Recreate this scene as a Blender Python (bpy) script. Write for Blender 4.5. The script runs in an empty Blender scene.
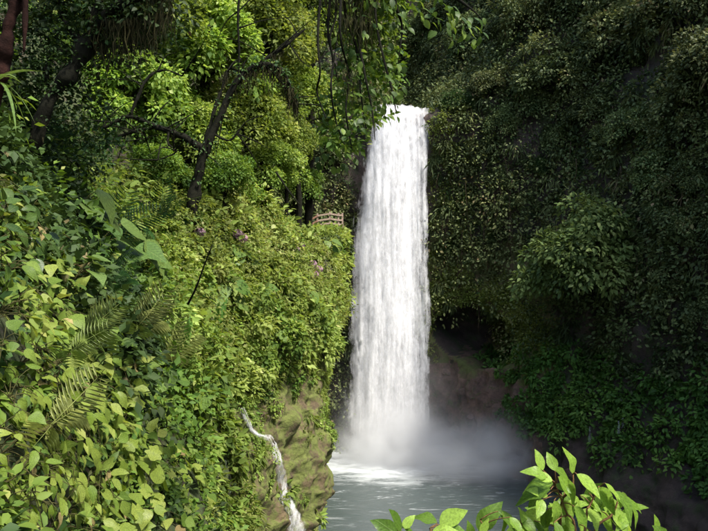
import bpy, math, random
import numpy as np
from mathutils import Vector, Matrix
from mathutils.bvhtree import BVHTree

random.seed(7)
RNG = np.random.default_rng(11)
SC = bpy.context.scene
COL = SC.collection
R = math.radians

# ------------------------------------------------------------------ camera
F = 700.0                                     # focal length in photograph pixels (708 wide)
CAMZ = 15.0
cam_d = bpy.data.cameras.new('camera')
cam = bpy.data.objects.new('camera', cam_d)
COL.objects.link(cam)
cam.location = (0, 0, CAMZ)
cam.rotation_euler = (R(90), 0, 0)
cam_d.sensor_width = 36.0
cam_d.lens = F / 708.0 * 36.0
cam_d.clip_start = 0.05
cam_d.clip_end = 1000
SC.camera = cam

# ------------------------------------------------------------------ light
SUN_EL, SUN_AZ = R(55), R(130)
sdir = Vector((math.cos(SUN_EL) * math.sin(SUN_AZ), math.cos(SUN_EL) * math.cos(SUN_AZ), math.sin(SUN_EL)))
w = bpy.data.worlds.new('World')
SC.world = w
w.use_nodes = True
wn = w.node_tree
for n in list(wn.nodes):
    wn.nodes.remove(n)
sky = wn.nodes.new('ShaderNodeTexSky')
sky.sky_type = 'NISHITA'
sky.sun_disc = False
sky.sun_elevation = SUN_EL
sky.sun_rotation = SUN_AZ
sky.dust_density = 2.0
bg = wn.nodes.new('ShaderNodeBackground')
bg.inputs['Strength'].default_value = 0.15
wo = wn.nodes.new('ShaderNodeOutputWorld')
wn.links.new(sky.outputs[0], bg.inputs[0])
wn.links.new(bg.outputs[0], wo.inputs[0])
sun_d = bpy.data.lights.new('sun', 'SUN')
sun_d.energy = 3.2
sun_d.angle = R(9)
sun_d.color = (1.0, 0.95, 0.86)
sun = bpy.data.objects.new('sun', sun_d)
COL.objects.link(sun)
sun.location = (30, -20, 60)
sun.rotation_euler = (-sdir).to_track_quat('-Z', 'Y').to_euler()

SC.view_settings.view_transform = 'Standard'
SC.view_settings.look = 'None'
SC.view_settings.gamma = 1.0
SC.view_settings.use_curve_mapping = False
SC.view_settings.exposure = 1.45
SC.cycles.use_denoising = True
SC.cycles.max_bounces = 8
SC.cycles.diffuse_bounces = 3
SC.cycles.glossy_bounces = 2
SC.cycles.transmission_bounces = 4
SC.cycles.transparent_max_bounces = 16
SC.cycles.volume_bounces = 3
SC.cycles.sample_clamp_indirect = 6.0


# ------------------------------------------------------------------ helpers
def tag(o, label=None, cat=None, group=None, kind=None):
    if label: o['label'] = label
    if cat: o['category'] = cat
    if group: o['group'] = group
    if kind: o['kind'] = kind
    return o


def thing(name, label, cat, loc=(0, 0, 0), group=None, rot=None):
    o = bpy.data.objects.new(name, None)
    o.empty_display_size = 0.2
    COL.objects.link(o)
    o.location = loc
    if rot is not None:
        o.rotation_euler = rot
    return tag(o, label, cat, group)


def link_mesh(name, me, parent=None, loc=None):
    o = bpy.data.objects.new(name, me)
    COL.objects.link(o)
    if parent is not None:
        o.parent = parent
    if loc is not None:
        o.location = loc
    return o


def mesh_np(name, V, Fs, mat, tint=None, smooth=True):
    """V (N,3) array, Fs a list of (M,k) index arrays"""
    me = bpy.data.meshes.new(name)
    V = np.ascontiguousarray(V, dtype=np.float32)
    if not isinstance(Fs, (list, tuple)):
        Fs = [Fs]
    Fs = [np.asarray(f, dtype=np.int32) for f in Fs if len(f)]
    me.vertices.add(len(V))
    me.vertices.foreach_set('co', V.ravel())
    nl = sum(f.size for f in Fs)
    nf = sum(len(f) for f in Fs)
    me.loops.add(nl)
    me.polygons.add(nf)
    me.loops.foreach_set('vertex_index', np.concatenate([f.ravel() for f in Fs]))
    tot = np.concatenate([np.full(len(f), f.shape[1], dtype=np.int32) for f in Fs])
    st = np.concatenate([[0], np.cumsum(tot)[:-1]]).astype(np.int32)
    me.polygons.foreach_set('loop_start', st)
    me.polygons.foreach_set('use_smooth', np.full(nf, smooth, dtype=bool))
    if tint is not None:
        a = me.attributes.new('tint', 'FLOAT', 'POINT')
        a.data.foreach_set('value', np.ascontiguousarray(tint, dtype=np.float32))
    me.update(calc_edges=True)
    if mat is not None:
        me.materials.append(mat)
    return me


def _hash(i, j, k, s):
    n = (i * 374761393 + j * 668265263 + k * 1274126177 + s * 974634777) & 0xffffffff
    n = ((n ^ (n >> 13)) * 1274126177) & 0xffffffff
    n = (n ^ (n >> 16)) & 0xffffffff
    return n.astype(np.float64) / 4294967295.0


def vnoise(P, s=0):
    P = np.asarray(P, dtype=np.float64)
    f = np.floor(P)
    i = f.astype(np.int64)
    t = P - f
    t = t * t * (3 - 2 * t)
    r = 0
    for a in (0, 1):
        for b in (0, 1):
            for c in (0, 1):
                wgt = (t[..., 0] if a else 1 - t[..., 0]) * (t[..., 1] if b else 1 - t[..., 1]) * (t[..., 2] if c else 1 - t[..., 2])
                r = r + wgt * _hash(i[..., 0] + a, i[..., 1] + b, i[..., 2] + c, s)
    return r * 2 - 1


def fbm(P, s=0, o=4):
    P = np.asarray(P, dtype=np.float64)
    r, a = 0, 1.0
    for q in range(o):
        r = r + a * vnoise(P * 2 ** q, s + q)
        a *= 0.5
    return r / 1.9


def sstep(a, b, x):
    t = np.clip((x - a) / (b - a), 0, 1)
    return t * t * (3 - 2 * t)


def unit(a):
    return a / (np.linalg.norm(a, axis=-1, keepdims=True) + 1e-9)


def ray(px, py):
    return Vector(((px - 354.0) / F, 1.0, (265.5 - py) / F))


CAM = Vector((0, 0, CAMZ))


def at(px, py, Y):
    return CAM + ray(px, py) * Y


# ------------------------------------------------------------------ materials
def new_mat(name):
    m = bpy.data.materials.new(name)
    m.use_nodes = True
    nt = m.node_tree
    for n in list(nt.nodes):
        nt.nodes.remove(n)
    out = nt.nodes.new('ShaderNodeOutputMaterial')
    return m, nt, out


def nd(nt, typ, **kw):
    n = nt.nodes.new(typ)
    for k, v in kw.items():
        if k.startswith('i_'):
            n.inputs[k[2:].replace('_', ' ')].default_value = v
        else:
            setattr(n, k, v)
    return n


def ramp(nt, stops):
    r = nt.nodes.new('ShaderNodeValToRGB')
    el = r.color_ramp.elements
    while len(el) < len(stops):
        el.new(0.5)
    for e, (p, c) in zip(el, stops):
        e.position = p
        e.color = (*c, 1)
    return r


def leaf_mat(name, stops, trans=0.35, rough=0.6, obj_random=False, veins=False, spec=0.2, jitter=0.3):
    m, nt, out = new_mat(name)
    L = nt.links.new
    oi = nd(nt, 'ShaderNodeObjectInfo')
    if obj_random:
        src = oi.outputs['Random']
    else:
        at_ = nd(nt, 'ShaderNodeAttribute', attribute_name='tint')
        src = at_.outputs['Fac']
    rp = ramp(nt, stops)
    L(src, rp.inputs[0])
    col = rp.outputs[0]
    # blemishes
    tc = nd(nt, 'ShaderNodeTexCoord')
    if obj_random:
        nz = nd(nt, 'ShaderNodeTexNoise', i_Scale=14.0, i_Detail=3.0)
        L(tc.outputs['Object'], nz.inputs['Vector'])
    else:
        nz = nd(nt, 'ShaderNodeTexNoise', i_Scale=0.6, i_Detail=4.0)
        g = nd(nt, 'ShaderNodeNewGeometry')
        L(g.outputs['Position'], nz.inputs['Vector'])
    mr = nd(nt, 'ShaderNodeMapRange', i_From_Min=0.3, i_From_Max=0.7, i_To_Min=1 - jitter, i_To_Max=1 + jitter)
    L(nz.outputs[0], mr.inputs['Value'])
    hsv = nd(nt, 'ShaderNodeHueSaturation')
    L(col, hsv.inputs['Color'])
    L(mr.outputs[0], hsv.inputs['Value'])
    if not obj_random:
        vr_ = nd(nt, 'ShaderNodeMapRange', i_To_Min=0.72, i_To_Max=1.35)
        L(oi.outputs['Random'], vr_.inputs['Value'])
        vm_ = nd(nt, 'ShaderNodeMath', operation='MULTIPLY')
        L(vr_.outputs[0], vm_.inputs[0]); L(mr.outputs[0], vm_.inputs[1])
        L(vm_.outputs[0], hsv.inputs['Value'])
        hr = nd(nt, 'ShaderNodeMapRange', i_To_Min=0.485, i_To_Max=0.515)
        L(oi.outputs['Random'], hr.inputs['Value'])
        L(hr.outputs[0], hsv.inputs['Hue'])
    col = hsv.outputs[0]
    bump = None
    if veins:
        n5 = nd(nt, 'ShaderNodeTexNoise', i_Scale=7.0, i_Detail=5.0, i_Roughness=0.7)
        o5 = nd(nt, 'ShaderNodeVectorMath', operation='ADD')
        L(tc.outputs['Object'], o5.inputs[0]); L(oi.outputs['Location'], o5.inputs[1])
        L(o5.outputs[0], n5.inputs['Vector'])
        r5 = ramp(nt, [(0.64, (0, 0, 0)), (0.70, (0.75, 0.75, 0.75))])
        L(n5.outputs[0], r5.inputs[0])
        m5 = nd(nt, 'ShaderNodeMixRGB')
        L(r5.outputs[0], m5.inputs[0]); L(col, m5.inputs[1]); m5.inputs[2].default_value = (0.11, 0.085, 0.025, 1)
        col = m5.outputs[0]
        sx = nd(nt, 'ShaderNodeSeparateXYZ')
        L(tc.outputs['Object'], sx.inputs[0])
        ab = nd(nt, 'ShaderNodeMath', operation='ABSOLUTE')
        L(sx.outputs[0], ab.inputs[0])
        m1 = nd(nt, 'ShaderNodeMath', operation='MULTIPLY')
        L(ab.outputs[0], m1.inputs[0]); m1.inputs[1].default_value = 0.8
        sb = nd(nt, 'ShaderNodeMath', operation='SUBTRACT')
        L(sx.outputs[1], sb.inputs[0]); L(m1.outputs[0], sb.inputs[1])
        fr = nd(nt, 'ShaderNodeMath', operation='MULTIPLY')
        L(sb.outputs[0], fr.inputs[0]); fr.inputs[1].default_value = 8.0
        pp = nd(nt, 'ShaderNodeMath', operation='PINGPONG')
        L(fr.outputs[0], pp.inputs[0]); pp.inputs[1].default_value = 0.5
        v1 = nd(nt, 'ShaderNodeMapRange', i_From_Min=0.0, i_From_Max=0.09, i_To_Min=1.0, i_To_Max=0.0)
        L(pp.outputs[0], v1.inputs['Value'])
        v2 = nd(nt, 'ShaderNodeMapRange', i_From_Min=0.0, i_From_Max=0.025, i_To_Min=1.0, i_To_Max=0.0)
        L(ab.outputs[0], v2.inputs['Value'])
        mx = nd(nt, 'ShaderNodeMath', operation='MAXIMUM')
        L(v1.outputs[0], mx.inputs[0]); L(v2.outputs[0], mx.inputs[1])
        sc_ = nd(nt, 'ShaderNodeMath', operation='MULTIPLY')
        L(mx.outputs[0], sc_.inputs[0]); sc_.inputs[1].default_value = 0.2
        mixc = nd(nt, 'ShaderNodeMixRGB')
        L(sc_.outputs[0], mixc.inputs[0]); L(col, mixc.inputs[1])
        mixc.inputs[2].default_value = (0.30, 0.42, 0.12, 1)
        col = mixc.outputs[0]
        bump = nd(nt, 'ShaderNodeBump', i_Strength=0.25, i_Distance=0.004)
        L(mx.outputs[0], bump.inputs['Height'])
    p = nd(nt, 'ShaderNodeBsdfPrincipled', i_Roughness=rough)
    p.inputs['Specular IOR Level'].default_value = spec
    L(col, p.inputs['Base Color'])
    if bump:
        L(bump.outputs[0], p.inputs['Normal'])
    t = nd(nt, 'ShaderNodeBsdfTranslucent')
    h2 = nd(nt, 'ShaderNodeHueSaturation', i_Hue=0.485, i_Saturation=1.1, i_Value=1.25)
    L(col, h2.inputs['Color'])
    L(h2.outputs[0], t.inputs['Color'])
    mx2 = nd(nt, 'ShaderNodeMixShader')
    mx2.inputs[0].default_value = trans
    L(p.outputs[0], mx2.inputs[1]); L(t.outputs[0], mx2.inputs[2])
    L(mx2.outputs[0], out.inputs[0])
    return m


def rock_mat(name, c1, c2, moss, moss_amt, scale=1.0, rough=0.85, wet=False, slope_moss=True):
    m, nt, out = new_mat(name)
    L = nt.links.new
    g = nd(nt, 'ShaderNodeNewGeometry')
    n1 = nd(nt, 'ShaderNodeTexNoise', i_Scale=0.5 * scale, i_Detail=9.0, i_Roughness=0.65)
    n2 = nd(nt, 'ShaderNodeTexNoise', i_Scale=3.0 * scale, i_Detail=8.0, i_Roughness=0.7)
    n3 = nd(nt, 'ShaderNodeTexNoise', i_Scale=0.9 * scale, i_Detail=10.0, i_Roughness=0.75)
    vor = nd(nt, 'ShaderNodeTexVoronoi', feature='DISTANCE_TO_EDGE', i_Scale=0.9 * scale)
    for n in (n1, n2, n3, vor):
        L(g.outputs['Position'], n.inputs['Vector'])
    cr = ramp(nt, [(0.3, c1), (0.7, c2)])
    L(n1.outputs[0], cr.inputs[0])
    mix = nd(nt, 'ShaderNodeMixRGB', blend_type='MULTIPLY')
    mix.inputs[0].default_value = 0.7
    L(cr.outputs[0], mix.inputs[1])
    r2 = ramp(nt, [(0.3, (0.35, 0.33, 0.32)), (0.7, (1.25, 1.2, 1.15))])
    L(n2.outputs[0], r2.inputs[0])
    L(r2.outputs[0], mix.inputs[2])
    # moss mask
    r3 = ramp(nt, [(0.62 - moss_amt * 0.4, (0, 0, 0)), (0.72 - moss_amt * 0.4, (1, 1, 1))])
    L(n3.outputs[0], r3.inputs[0])
    mossc = nd(nt, 'ShaderNodeMixRGB', blend_type='MULTIPLY')
    mossc.inputs[0].default_value = 0.6
    mossc.inputs[1].default_value = (*moss, 1)
    L(r2.outputs[0], mossc.inputs[2])
    mm = nd(nt, 'ShaderNodeMixRGB')
    L(r3.outputs[0], mm.inputs[0]); L(mix.outputs[0], mm.inputs[1]); L(mossc.outputs[0], mm.inputs[2])
    p = nd(nt, 'ShaderNodeBsdfPrincipled', i_Roughness=rough)
    L(mm.outputs[0], p.inputs['Base Color'])
    b = nd(nt, 'ShaderNodeBump', i_Strength=0.9, i_Distance=0.25)
    b2 = nd(nt, 'ShaderNodeBump', i_Strength=0.7, i_Distance=0.08)
    L(n3.outputs[0], b.inputs['Height'])
    L(n2.outputs[0], b2.inputs['Height'])
    L(b.outputs[0], b2.inputs['Normal'])
    L(b2.outputs[0], p.inputs['Normal'])
    L(p.outputs[0], out.inputs[0])
    return m


def bark_mat(name, c1, c2):
    m, nt, out = new_mat(name)
    L = nt.links.new
    tc = nd(nt, 'ShaderNodeTexCoord')
    n1 = nd(nt, 'ShaderNodeTexNoise', i_Scale=6.0, i_Detail=8.0, i_Roughness=0.7)
    L(tc.outputs['Object'], n1.inputs['Vector'])
    cr = ramp(nt, [(0.3, c1), (0.7, c2)])
    L(n1.outputs[0], cr.inputs[0])
    p = nd(nt, 'ShaderNodeBsdfPrincipled', i_Roughness=0.9)
    p.inputs['Specular IOR Level'].default_value = 0.1
    L(cr.outputs[0], p.inputs['Base Color'])
    b = nd(nt, 'ShaderNodeBump', i_Strength=0.8, i_Distance=0.05)
    L(n1.outputs[0], b.inputs['Height']); L(b.outputs[0], p.inputs['Normal'])
    L(p.outputs[0], out.inputs[0])
    return m


M = {}
M['hill'] = rock_mat('earth_and_moss', (0.030, 0.024, 0.016), (0.07, 0.055, 0.03), (0.05, 0.075, 0.018), 0.5)
M['cliff'] = rock_mat('dark_wet_rock', (0.026, 0.019, 0.017), (0.085, 0.058, 0.048), (0.038, 0.052, 0.016), 0.32, 0.8)
M['outcrop'] = rock_mat('mossy_ochre_rock', (0.06, 0.044, 0.024), (0.20, 0.150, 0.078), (0.14, 0.17, 0.036), 0.50, 1.6)
M['redrock'] = rock_mat('red_brown_rock', (0.06, 0.036, 0.027), (0.23, 0.14, 0.105), (0.07, 0.085, 0.022), 0.25, 1.6)
M['bark'] = bark_mat('dark_mossy_bark', (0.004, 0.004, 0.003), (0.014, 0.014, 0.008))
M['redbark'] = bark_mat('red_brown_bark', (0.008, 0.004, 0.003), (0.030, 0.012, 0.009))
M['stem'] = bark_mat('green_brown_stem', (0.04, 0.045, 0.015), (0.09, 0.08, 0.03))
M['redstem'] = bark_mat('reddish_twig', (0.10, 0.06, 0.025), (0.20, 0.11, 0.05))
M['moss'] = leaf_mat('hanging_moss', [(0, (0.012, 0.013, 0.006)), (1, (0.045, 0.042, 0.016))], 0.15, 0.9, spec=0.1)
M['wood'] = bark_mat('weathered_fence_wood', (0.22, 0.155, 0.12), (0.36, 0.28, 0.22))
M['redwood'] = bark_mat('red_painted_wood', (0.17, 0.085, 0.06), (0.27, 0.16, 0.11))

# green families (mesh based use the 'tint' attribute; single leaves use the object's random value)
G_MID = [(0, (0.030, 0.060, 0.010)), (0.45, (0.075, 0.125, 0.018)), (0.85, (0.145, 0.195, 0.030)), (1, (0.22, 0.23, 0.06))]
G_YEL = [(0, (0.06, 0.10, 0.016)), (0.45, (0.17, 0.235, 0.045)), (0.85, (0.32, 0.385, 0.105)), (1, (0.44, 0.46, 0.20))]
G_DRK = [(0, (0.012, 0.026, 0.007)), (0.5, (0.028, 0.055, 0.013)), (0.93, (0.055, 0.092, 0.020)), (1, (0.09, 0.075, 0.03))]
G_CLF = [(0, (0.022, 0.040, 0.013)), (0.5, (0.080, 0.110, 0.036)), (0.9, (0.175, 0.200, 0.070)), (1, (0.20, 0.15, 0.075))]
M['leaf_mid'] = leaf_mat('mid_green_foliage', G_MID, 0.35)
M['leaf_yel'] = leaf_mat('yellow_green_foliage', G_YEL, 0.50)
M['leaf_can'] = leaf_mat('sun_brightened_foliage', [(0, (0.06, 0.11, 0.018)), (0.5, (0.165, 0.24, 0.042)), (0.9, (0.29, 0.36, 0.09)), (1, (0.40, 0.43, 0.17))], 0.5)  # canopy green brightened in the colour itself to look sunlit
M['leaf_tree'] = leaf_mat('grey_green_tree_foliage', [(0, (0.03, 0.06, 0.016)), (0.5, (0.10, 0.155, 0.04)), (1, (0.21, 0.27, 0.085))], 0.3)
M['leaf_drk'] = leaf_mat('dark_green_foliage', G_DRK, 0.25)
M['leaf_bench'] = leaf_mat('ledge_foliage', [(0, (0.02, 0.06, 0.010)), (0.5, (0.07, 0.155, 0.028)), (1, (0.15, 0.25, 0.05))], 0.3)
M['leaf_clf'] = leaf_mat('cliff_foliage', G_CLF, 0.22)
M['one_mid'] = leaf_mat('mid_green_leaf', [(0, (0.05, 0.095, 0.014)), (0.5, (0.125, 0.19, 0.028)), (1, (0.24, 0.28, 0.06))], 0.38, 0.5, True, True)
M['one_yel'] = leaf_mat('pale_yellow_green_leaf', [(0, (0.12, 0.18, 0.022)), (1, (0.23, 0.28, 0.055))], 0.42, 0.42, True, True)
M['one_drk'] = leaf_mat('dark_green_leaf', [(0, (0.024, 0.050, 0.012)), (1, (0.06, 0.105, 0.022))], 0.28, 0.35, True, True)
M['one_big'] = leaf_mat('large_grey_green_leaf', [(0, (0.06, 0.115, 0.022)), (1, (0.11, 0.165, 0.04))], 0.3, 0.4, True, True)
M['one_fore'] = leaf_mat('fresh_bright_leaf', [(0, (0.06, 0.12, 0.016)), (0.4, (0.14, 0.24, 0.028)), (1, (0.28, 0.41, 0.065))], 0.45, 0.38, True, True)
M['one_strap'] = leaf_mat('vivid_strap_leaf', [(0, (0.045, 0.12, 0.016)), (1, (0.09, 0.18, 0.03))], 0.4, 0.38, True, False)
M['frond'] = leaf_mat('palm_frond', [(0, (0.10, 0.16, 0.03)), (1, (0.25, 0.27, 0.08))], 0.35, 0.42, True, False)
M['petal'] = leaf_mat('dusty_pink_petal', [(0, (0.26, 0.15, 0.19)), (1, (0.45, 0.30, 0.34))], 0.3, 0.7)
M['dead'] = leaf_mat('dry_tan_leaf', [(0, (0.16, 0.12, 0.05)), (1, (0.30, 0.25, 0.10))], 0.25, 0.6, True, False)


# ------------------------------------------------------------------ surfaces
def catmull(Pm, t):
    """Pm (n, ...) control, t (k,) in 0..n-1"""
    n = len(Pm)
    i = np.clip(np.floor(t).astype(int), 0, n - 2)
    f = (t - i).reshape((-1,) + (1,) * (Pm.ndim - 1))
    p0 = Pm[np.clip(i - 1, 0, n - 1)]; p1 = Pm[i]; p2 = Pm[i + 1]; p3 = Pm[np.clip(i + 2, 0, n - 1)]
    return 0.5 * (2 * p1 + (p2 - p0) * f + (2 * p0 - 5 * p1 + 4 * p2 - p3) * f ** 2 + (3 * p1 - p0 - 3 * p2 + p3) * f ** 3)


def gnormals(P, flip):
    du = np.gradient(P, axis=0)
    dv = np.gradient(P, axis=1)
    n = unit(np.cross(du, dv))
    return -n if flip else n


class Surf:
    def __init__(s, ctrl, ru, rv, flip, disp=None, ur=None, vr=None):
        C = np.array(ctrl, dtype=float)
        nu, nv = C.shape[:2]
        A = catmull(C, np.linspace(*(ur or (0, nu - 1)), ru))
        P = catmull(np.swapaxes(A, 0, 1), np.linspace(*(vr or (0, nv - 1)), rv))
        P = np.swapaxes(P, 0, 1)
        N = gnormals(P, flip)
        if disp is not None:
            P = P + N * disp(P, N)[..., None]
            N = gnormals(P, flip)
        s.P, s.N, s.flip = P, N, flip
        a, b = P.shape[:2]
        idx = np.arange(a * b).reshape(a, b)
        q = np.stack([idx[:-1, :-1], idx[1:, :-1], idx[1:, 1:], idx[:-1, 1:]], -1).reshape(-1, 4)
        s.faces = q[:, ::-1] if flip else q
        d1 = P[1:, :-1] - P[:-1, :-1]
        d2 = P[:-1, 1:] - P[:-1, :-1]
        s.area = np.linalg.norm(np.cross(d1, d2), axis=-1)
        s.bvh = BVHTree.FromPolygons([tuple(v) for v in P.reshape(-1, 3)], [tuple(f) for f in s.faces.tolist()])

    def mesh(s, name, mat):
        return mesh_np(name, s.P.reshape(-1, 3), s.faces, mat)

    def sample(s, n, wfun=None):
        wgt = s.area.copy()
        if wfun is not None:
            c = (s.P[:-1, :-1] + s.P[1:, 1:]) * 0.5
            wgt = wgt * wfun(c, s.N[:-1, :-1])
        wgt = wgt.ravel() / wgt.sum()
        k = RNG.choice(len(wgt), n, p=wgt)
        nb = s.P.shape[1] - 1
        i, j = k // nb, k % nb
        a = RNG.random((n, 1)); b = RNG.random((n, 1))
        P = s.P
        p = (P[i, j] * (1 - a) * (1 - b) + P[i + 1, j] * a * (1 - b) + P[i, j + 1] * (1 - a) * b + P[i + 1, j + 1] * a * b)
        return p, s.N[i, j]

    def hit(s, px, py):
        h = s.bvh.ray_cast(CAM, ray(px, py).normalized())
        return (h[0], h[1]) if h[0] is not None else (None, None)

    def find(s, px, py):
        for k in range(60):
            p, n = s.hit(px, py + 3 * k)
            if p is not None:
                return p, n
        return None, None


# left hillside: sections (x, z) from foot to crest at growing distance Y
HS = [
    (-6, [(0.6, 9), (0.2, 11), (-0.3, 12.6), (-1.2, 13.6), (-2.2, 15), (-4, 17.5), (-7, 21), (-13, 27), (-24, 36)]),
    (1, [(0.3, 8), (-0.2, 10.3), (-0.9, 12.2), (-1.7, 13.5), (-2.6, 15), (-4.2, 17.5), (-7, 21), (-13, 27), (-24, 36)]),
    (5, [(-0.7, 6), (-1.3, 9.5), (-1.9, 12.0), (-2.6, 13.5), (-3.4, 15.2), (-4.8, 17.5), (-7.5, 21), (-13, 27), (-24, 36)]),
    (8, [(-1.0, 4), (-1.7, 8.5), (-2.5, 11.4), (-3.3, 13.4), (-4.3, 15.4), (-5.8, 17.8), (-8.5, 21.5), (-14, 27), (-25, 37)]),
    (12, [(-1.4, 2), (-2.1, 6.5), (-2.8, 9.8), (-3.8, 12.5), (-5.2, 15.0), (-7.0, 18), (-9.7, 21.5), (-15, 28), (-26, 38)]),
    (18, [(-2.8, 0), (-3.1, 4), (-3.6, 7.5), (-4.6, 11), (-6.0, 14.0), (-8.0, 17.2), (-11, 21), (-16, 29), (-27, 40)]),
    (25, [(-3.7, -1), (-3.9, 2), (-4.2, 5.0), (-4.8, 9.5), (-6.0, 12.8), (-8.0, 16.0), (-12, 20), (-17, 30), (-28, 42)]),
    (31, [(-3.4, -1.5), (-3.4, 2), (-3.5, 5), (-3.6, 8.8), (-4.2, 12.3), (-5.8, 15.4), (-10, 20), (-17, 31), (-28, 44)]),
    (37, [(-2.0, -1.5), (-2.0, 2.4), (-1.6, 5.6), (-1.9, 8.6), (-2.3, 12.0), (-3.4, 15.8), (-7.0, 20), (-16, 32), (-28, 46)]),
    (42, [(-3.0, -1.5), (-2.8, 3), (-2.4, 7), (-2.3, 10.3), (-2.0, 13.4), (-2.9, 15.7), (-6, 19.0), (-15, 33), (-28, 48)]),
    (47, [(-3.3, -1.5), (-2.9, 4), (-2.3, 9), (-1.7, 12.6), (-1.6, 15.6), (-2.5, 16.7), (-6, 18.0), (-15, 33), (-28, 50)]),
    (51, [(-3.2, -1.5), (-2.6, 5), (-2.0, 10), (-1.3, 14), (-0.95, 16.8), (-1.7, 17.5), (-5, 17.8), (-14, 30), (-28, 52)]),
    (55, [(-3.4, -1.5), (-2.9, 5), (-2.4, 10), (-1.9, 14), (-1.6, 16.8), (-2.2, 17.5), (-5, 17.8), (-14, 30), (-28, 52)]),
    (62, [(-4, -1.5), (-4, 5), (-4, 10), (-4, 14), (-4, 17), (-4.4, 18), (-6, 19), (-14, 32), (-28, 54)]),
]


def hill_disp(P, N):
    d = fbm(P * 0.26, 3) * 1.35 + fbm(P * 0.8, 9) * 0.55
    near = sstep(14, 4, P[..., 1])
    path = sstep(47, 50, P[..., 1]) * sstep(16.0, 17.2, P[..., 2]) * sstep(20, 18.6, P[..., 2])
    return d * (1 - 0.75 * near) * (1 - 0.8 * path)


HC = [[(x, Y, z) for x, z in sec] for Y, sec in HS]
HFLIP = False
hill = Surf(HC, 190, 130, HFLIP, hill_disp)
if hill.N[95, 55][0] < 0:
    HFLIP = True
    hill = Surf(HC, 190, 130, HFLIP, hill_disp)
hill_o = tag(link_mesh('hillside', hill.mesh('hillside', M['hill'])), kind='structure')

# the amphitheatre of cliffs round the pool: plan points and rows of (z, setback)
CP = [(-24, 50), (-15, 55), (-8, 57.5), (-4, 58), (-0.5, 58.2), (3, 58.6), (7, 58.0), (10, 56), (14.6, 51.9), (17.8, 45.8),
      (20.5, 38), (23.5, 28), (26, 16), (27.5, 2), (28, -14)]
ROWZ = [-1.5, 0.5, 3.2, 5.2, 8, 11, 15, 20, 24.5, 27.6, 29.0, 34, 42, 54]
#        setback per row: lower right columns bulge towards the pool
RB_R = [-4.9, -4.1, -3.4, -2.2, -1.0, -0.2, 0.2, 0.9, 1.8, 2.6, 3.2, 5, 8, 13]
RB_M = [-2.2, -1.8, -1.6, -1.3, -0.5, 0.0, 0.2, 0.5, 0.8, 1.1, 1.8, 5, 9, 14]
RB_F = [0, 0, 0, 0, 0, 0, 0, 0, -0.2, -0.5, 8.0, 16, 20, 26]
RB_L = [0, 0, 0, 0, 0, 0, 0, 0.4, 1.2, 2.0, 3.0, 5, 9, 14]
RBS = [RB_L, RB_L, RB_L, RB_L, RB_L, RB_F, RB_F, RB_M, RB_R, RB_R, RB_R, RB_R, RB_R, RB_R, RB_R]
ctrl = []
for k, (x, y) in enumerate(CP):
    a = np.array(CP[max(k - 1, 0)]); b = np.array(CP[min(k + 1, len(CP) - 1)])
    t = (b - a) / np.linalg.norm(b - a)
    nrm = np.array((-t[1], t[0]))            # away from the pool
    if k in (5, 6):
        nrm = np.array((0.0, 1.0))
    ctrl.append([(x + nrm[0] * s, y + nrm[1] * s, z) for z, s in zip(ROWZ, RBS[k])])


def cliff_disp(P, N):
    d = fbm(P * 0.16, 21) * 1.3 + fbm(P * 0.55, 27) * 0.55 + fbm(P * 1.7, 31, 3) * 0.16
    d = d - np.abs(fbm(P * np.array((0.8, 0.8, 0.5)), 35)) * 1.1 + 0.25
    river = sstep(7.3, 6.2, P[..., 0]) * sstep(0.0, 1.2, P[..., 0]) * sstep(19, 23, P[..., 2])
    d = d * (1 - river)
    # the cave beside the fall
    ex = (P[..., 0] - 9.4) / 3.1
    ez = (P[..., 2] - 9.6 - 0.14 * (9.4 - P[..., 0])) / 2.5
    rr = np.sqrt(ex ** 2 + ez ** 2) + 0.18 * fbm(P * 0.7, 5)
    d = d - 5.5 * sstep(1.06, 0.80, rr) * (P[..., 1] > 46)
    return d


cliff = Surf(ctrl, 400, 230, False, cliff_disp)
if cliff.N[200, 80] @ np.array((-0.7, -0.7, 0)) < 0:      # make sure normals look at the pool
    cliff = Surf(ctrl, 400, 230, True, cliff_disp)
cliff_me = cliff.mesh('cliff', M['cliff'])
cliff_me.materials.append(M['redrock'])
fc = (cliff.P[:-1, :-1] + cliff.P[1:, 1:]).reshape(-1, 3) * 0.5
red = (fc[:, 2] + 1.6 * fbm(fc * 0.5, 91) < 7.6 - 0.35 * np.clip(fc[:, 0] - 10, 0, 20)) & (fc[:, 0] > 6.2) & (fc[:, 0] + 1.5 * fbm(fc * 0.4, 92) < 13.2)
M['olive'] = rock_mat('olive_mossy_rock', (0.06, 0.045, 0.025), (0.17, 0.13, 0.06), (0.10, 0.12, 0.03), 0.42, 1.2)
cliff_me.materials.append(M['olive'])
nzf = fbm(fc * 0.45, 95)
cavr = np.sqrt(((fc[:, 0] - 9.4) / 3.1) ** 2 + ((fc[:, 2] - 9.6) / 2.5) ** 2)
oli = (fc[:, 0] > 6.0) & (fc[:, 0] + 1.5 * nzf < 14.5) & (fc[:, 2] + 1.5 * nzf > 6.5) & (fc[:, 2] + 2 * nzf < 17) & (fc[:, 1] > 45) & (cavr > 0.9)  # cave interior stays on the darker rock, its shade put into the colour
cliff_me.polygons.foreach_set('material_index', np.where(oli, 2, red.astype(np.int32)).astype(np.int32))
cliff_o = tag(link_mesh('cliff', cliff_me), kind='structure')

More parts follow.
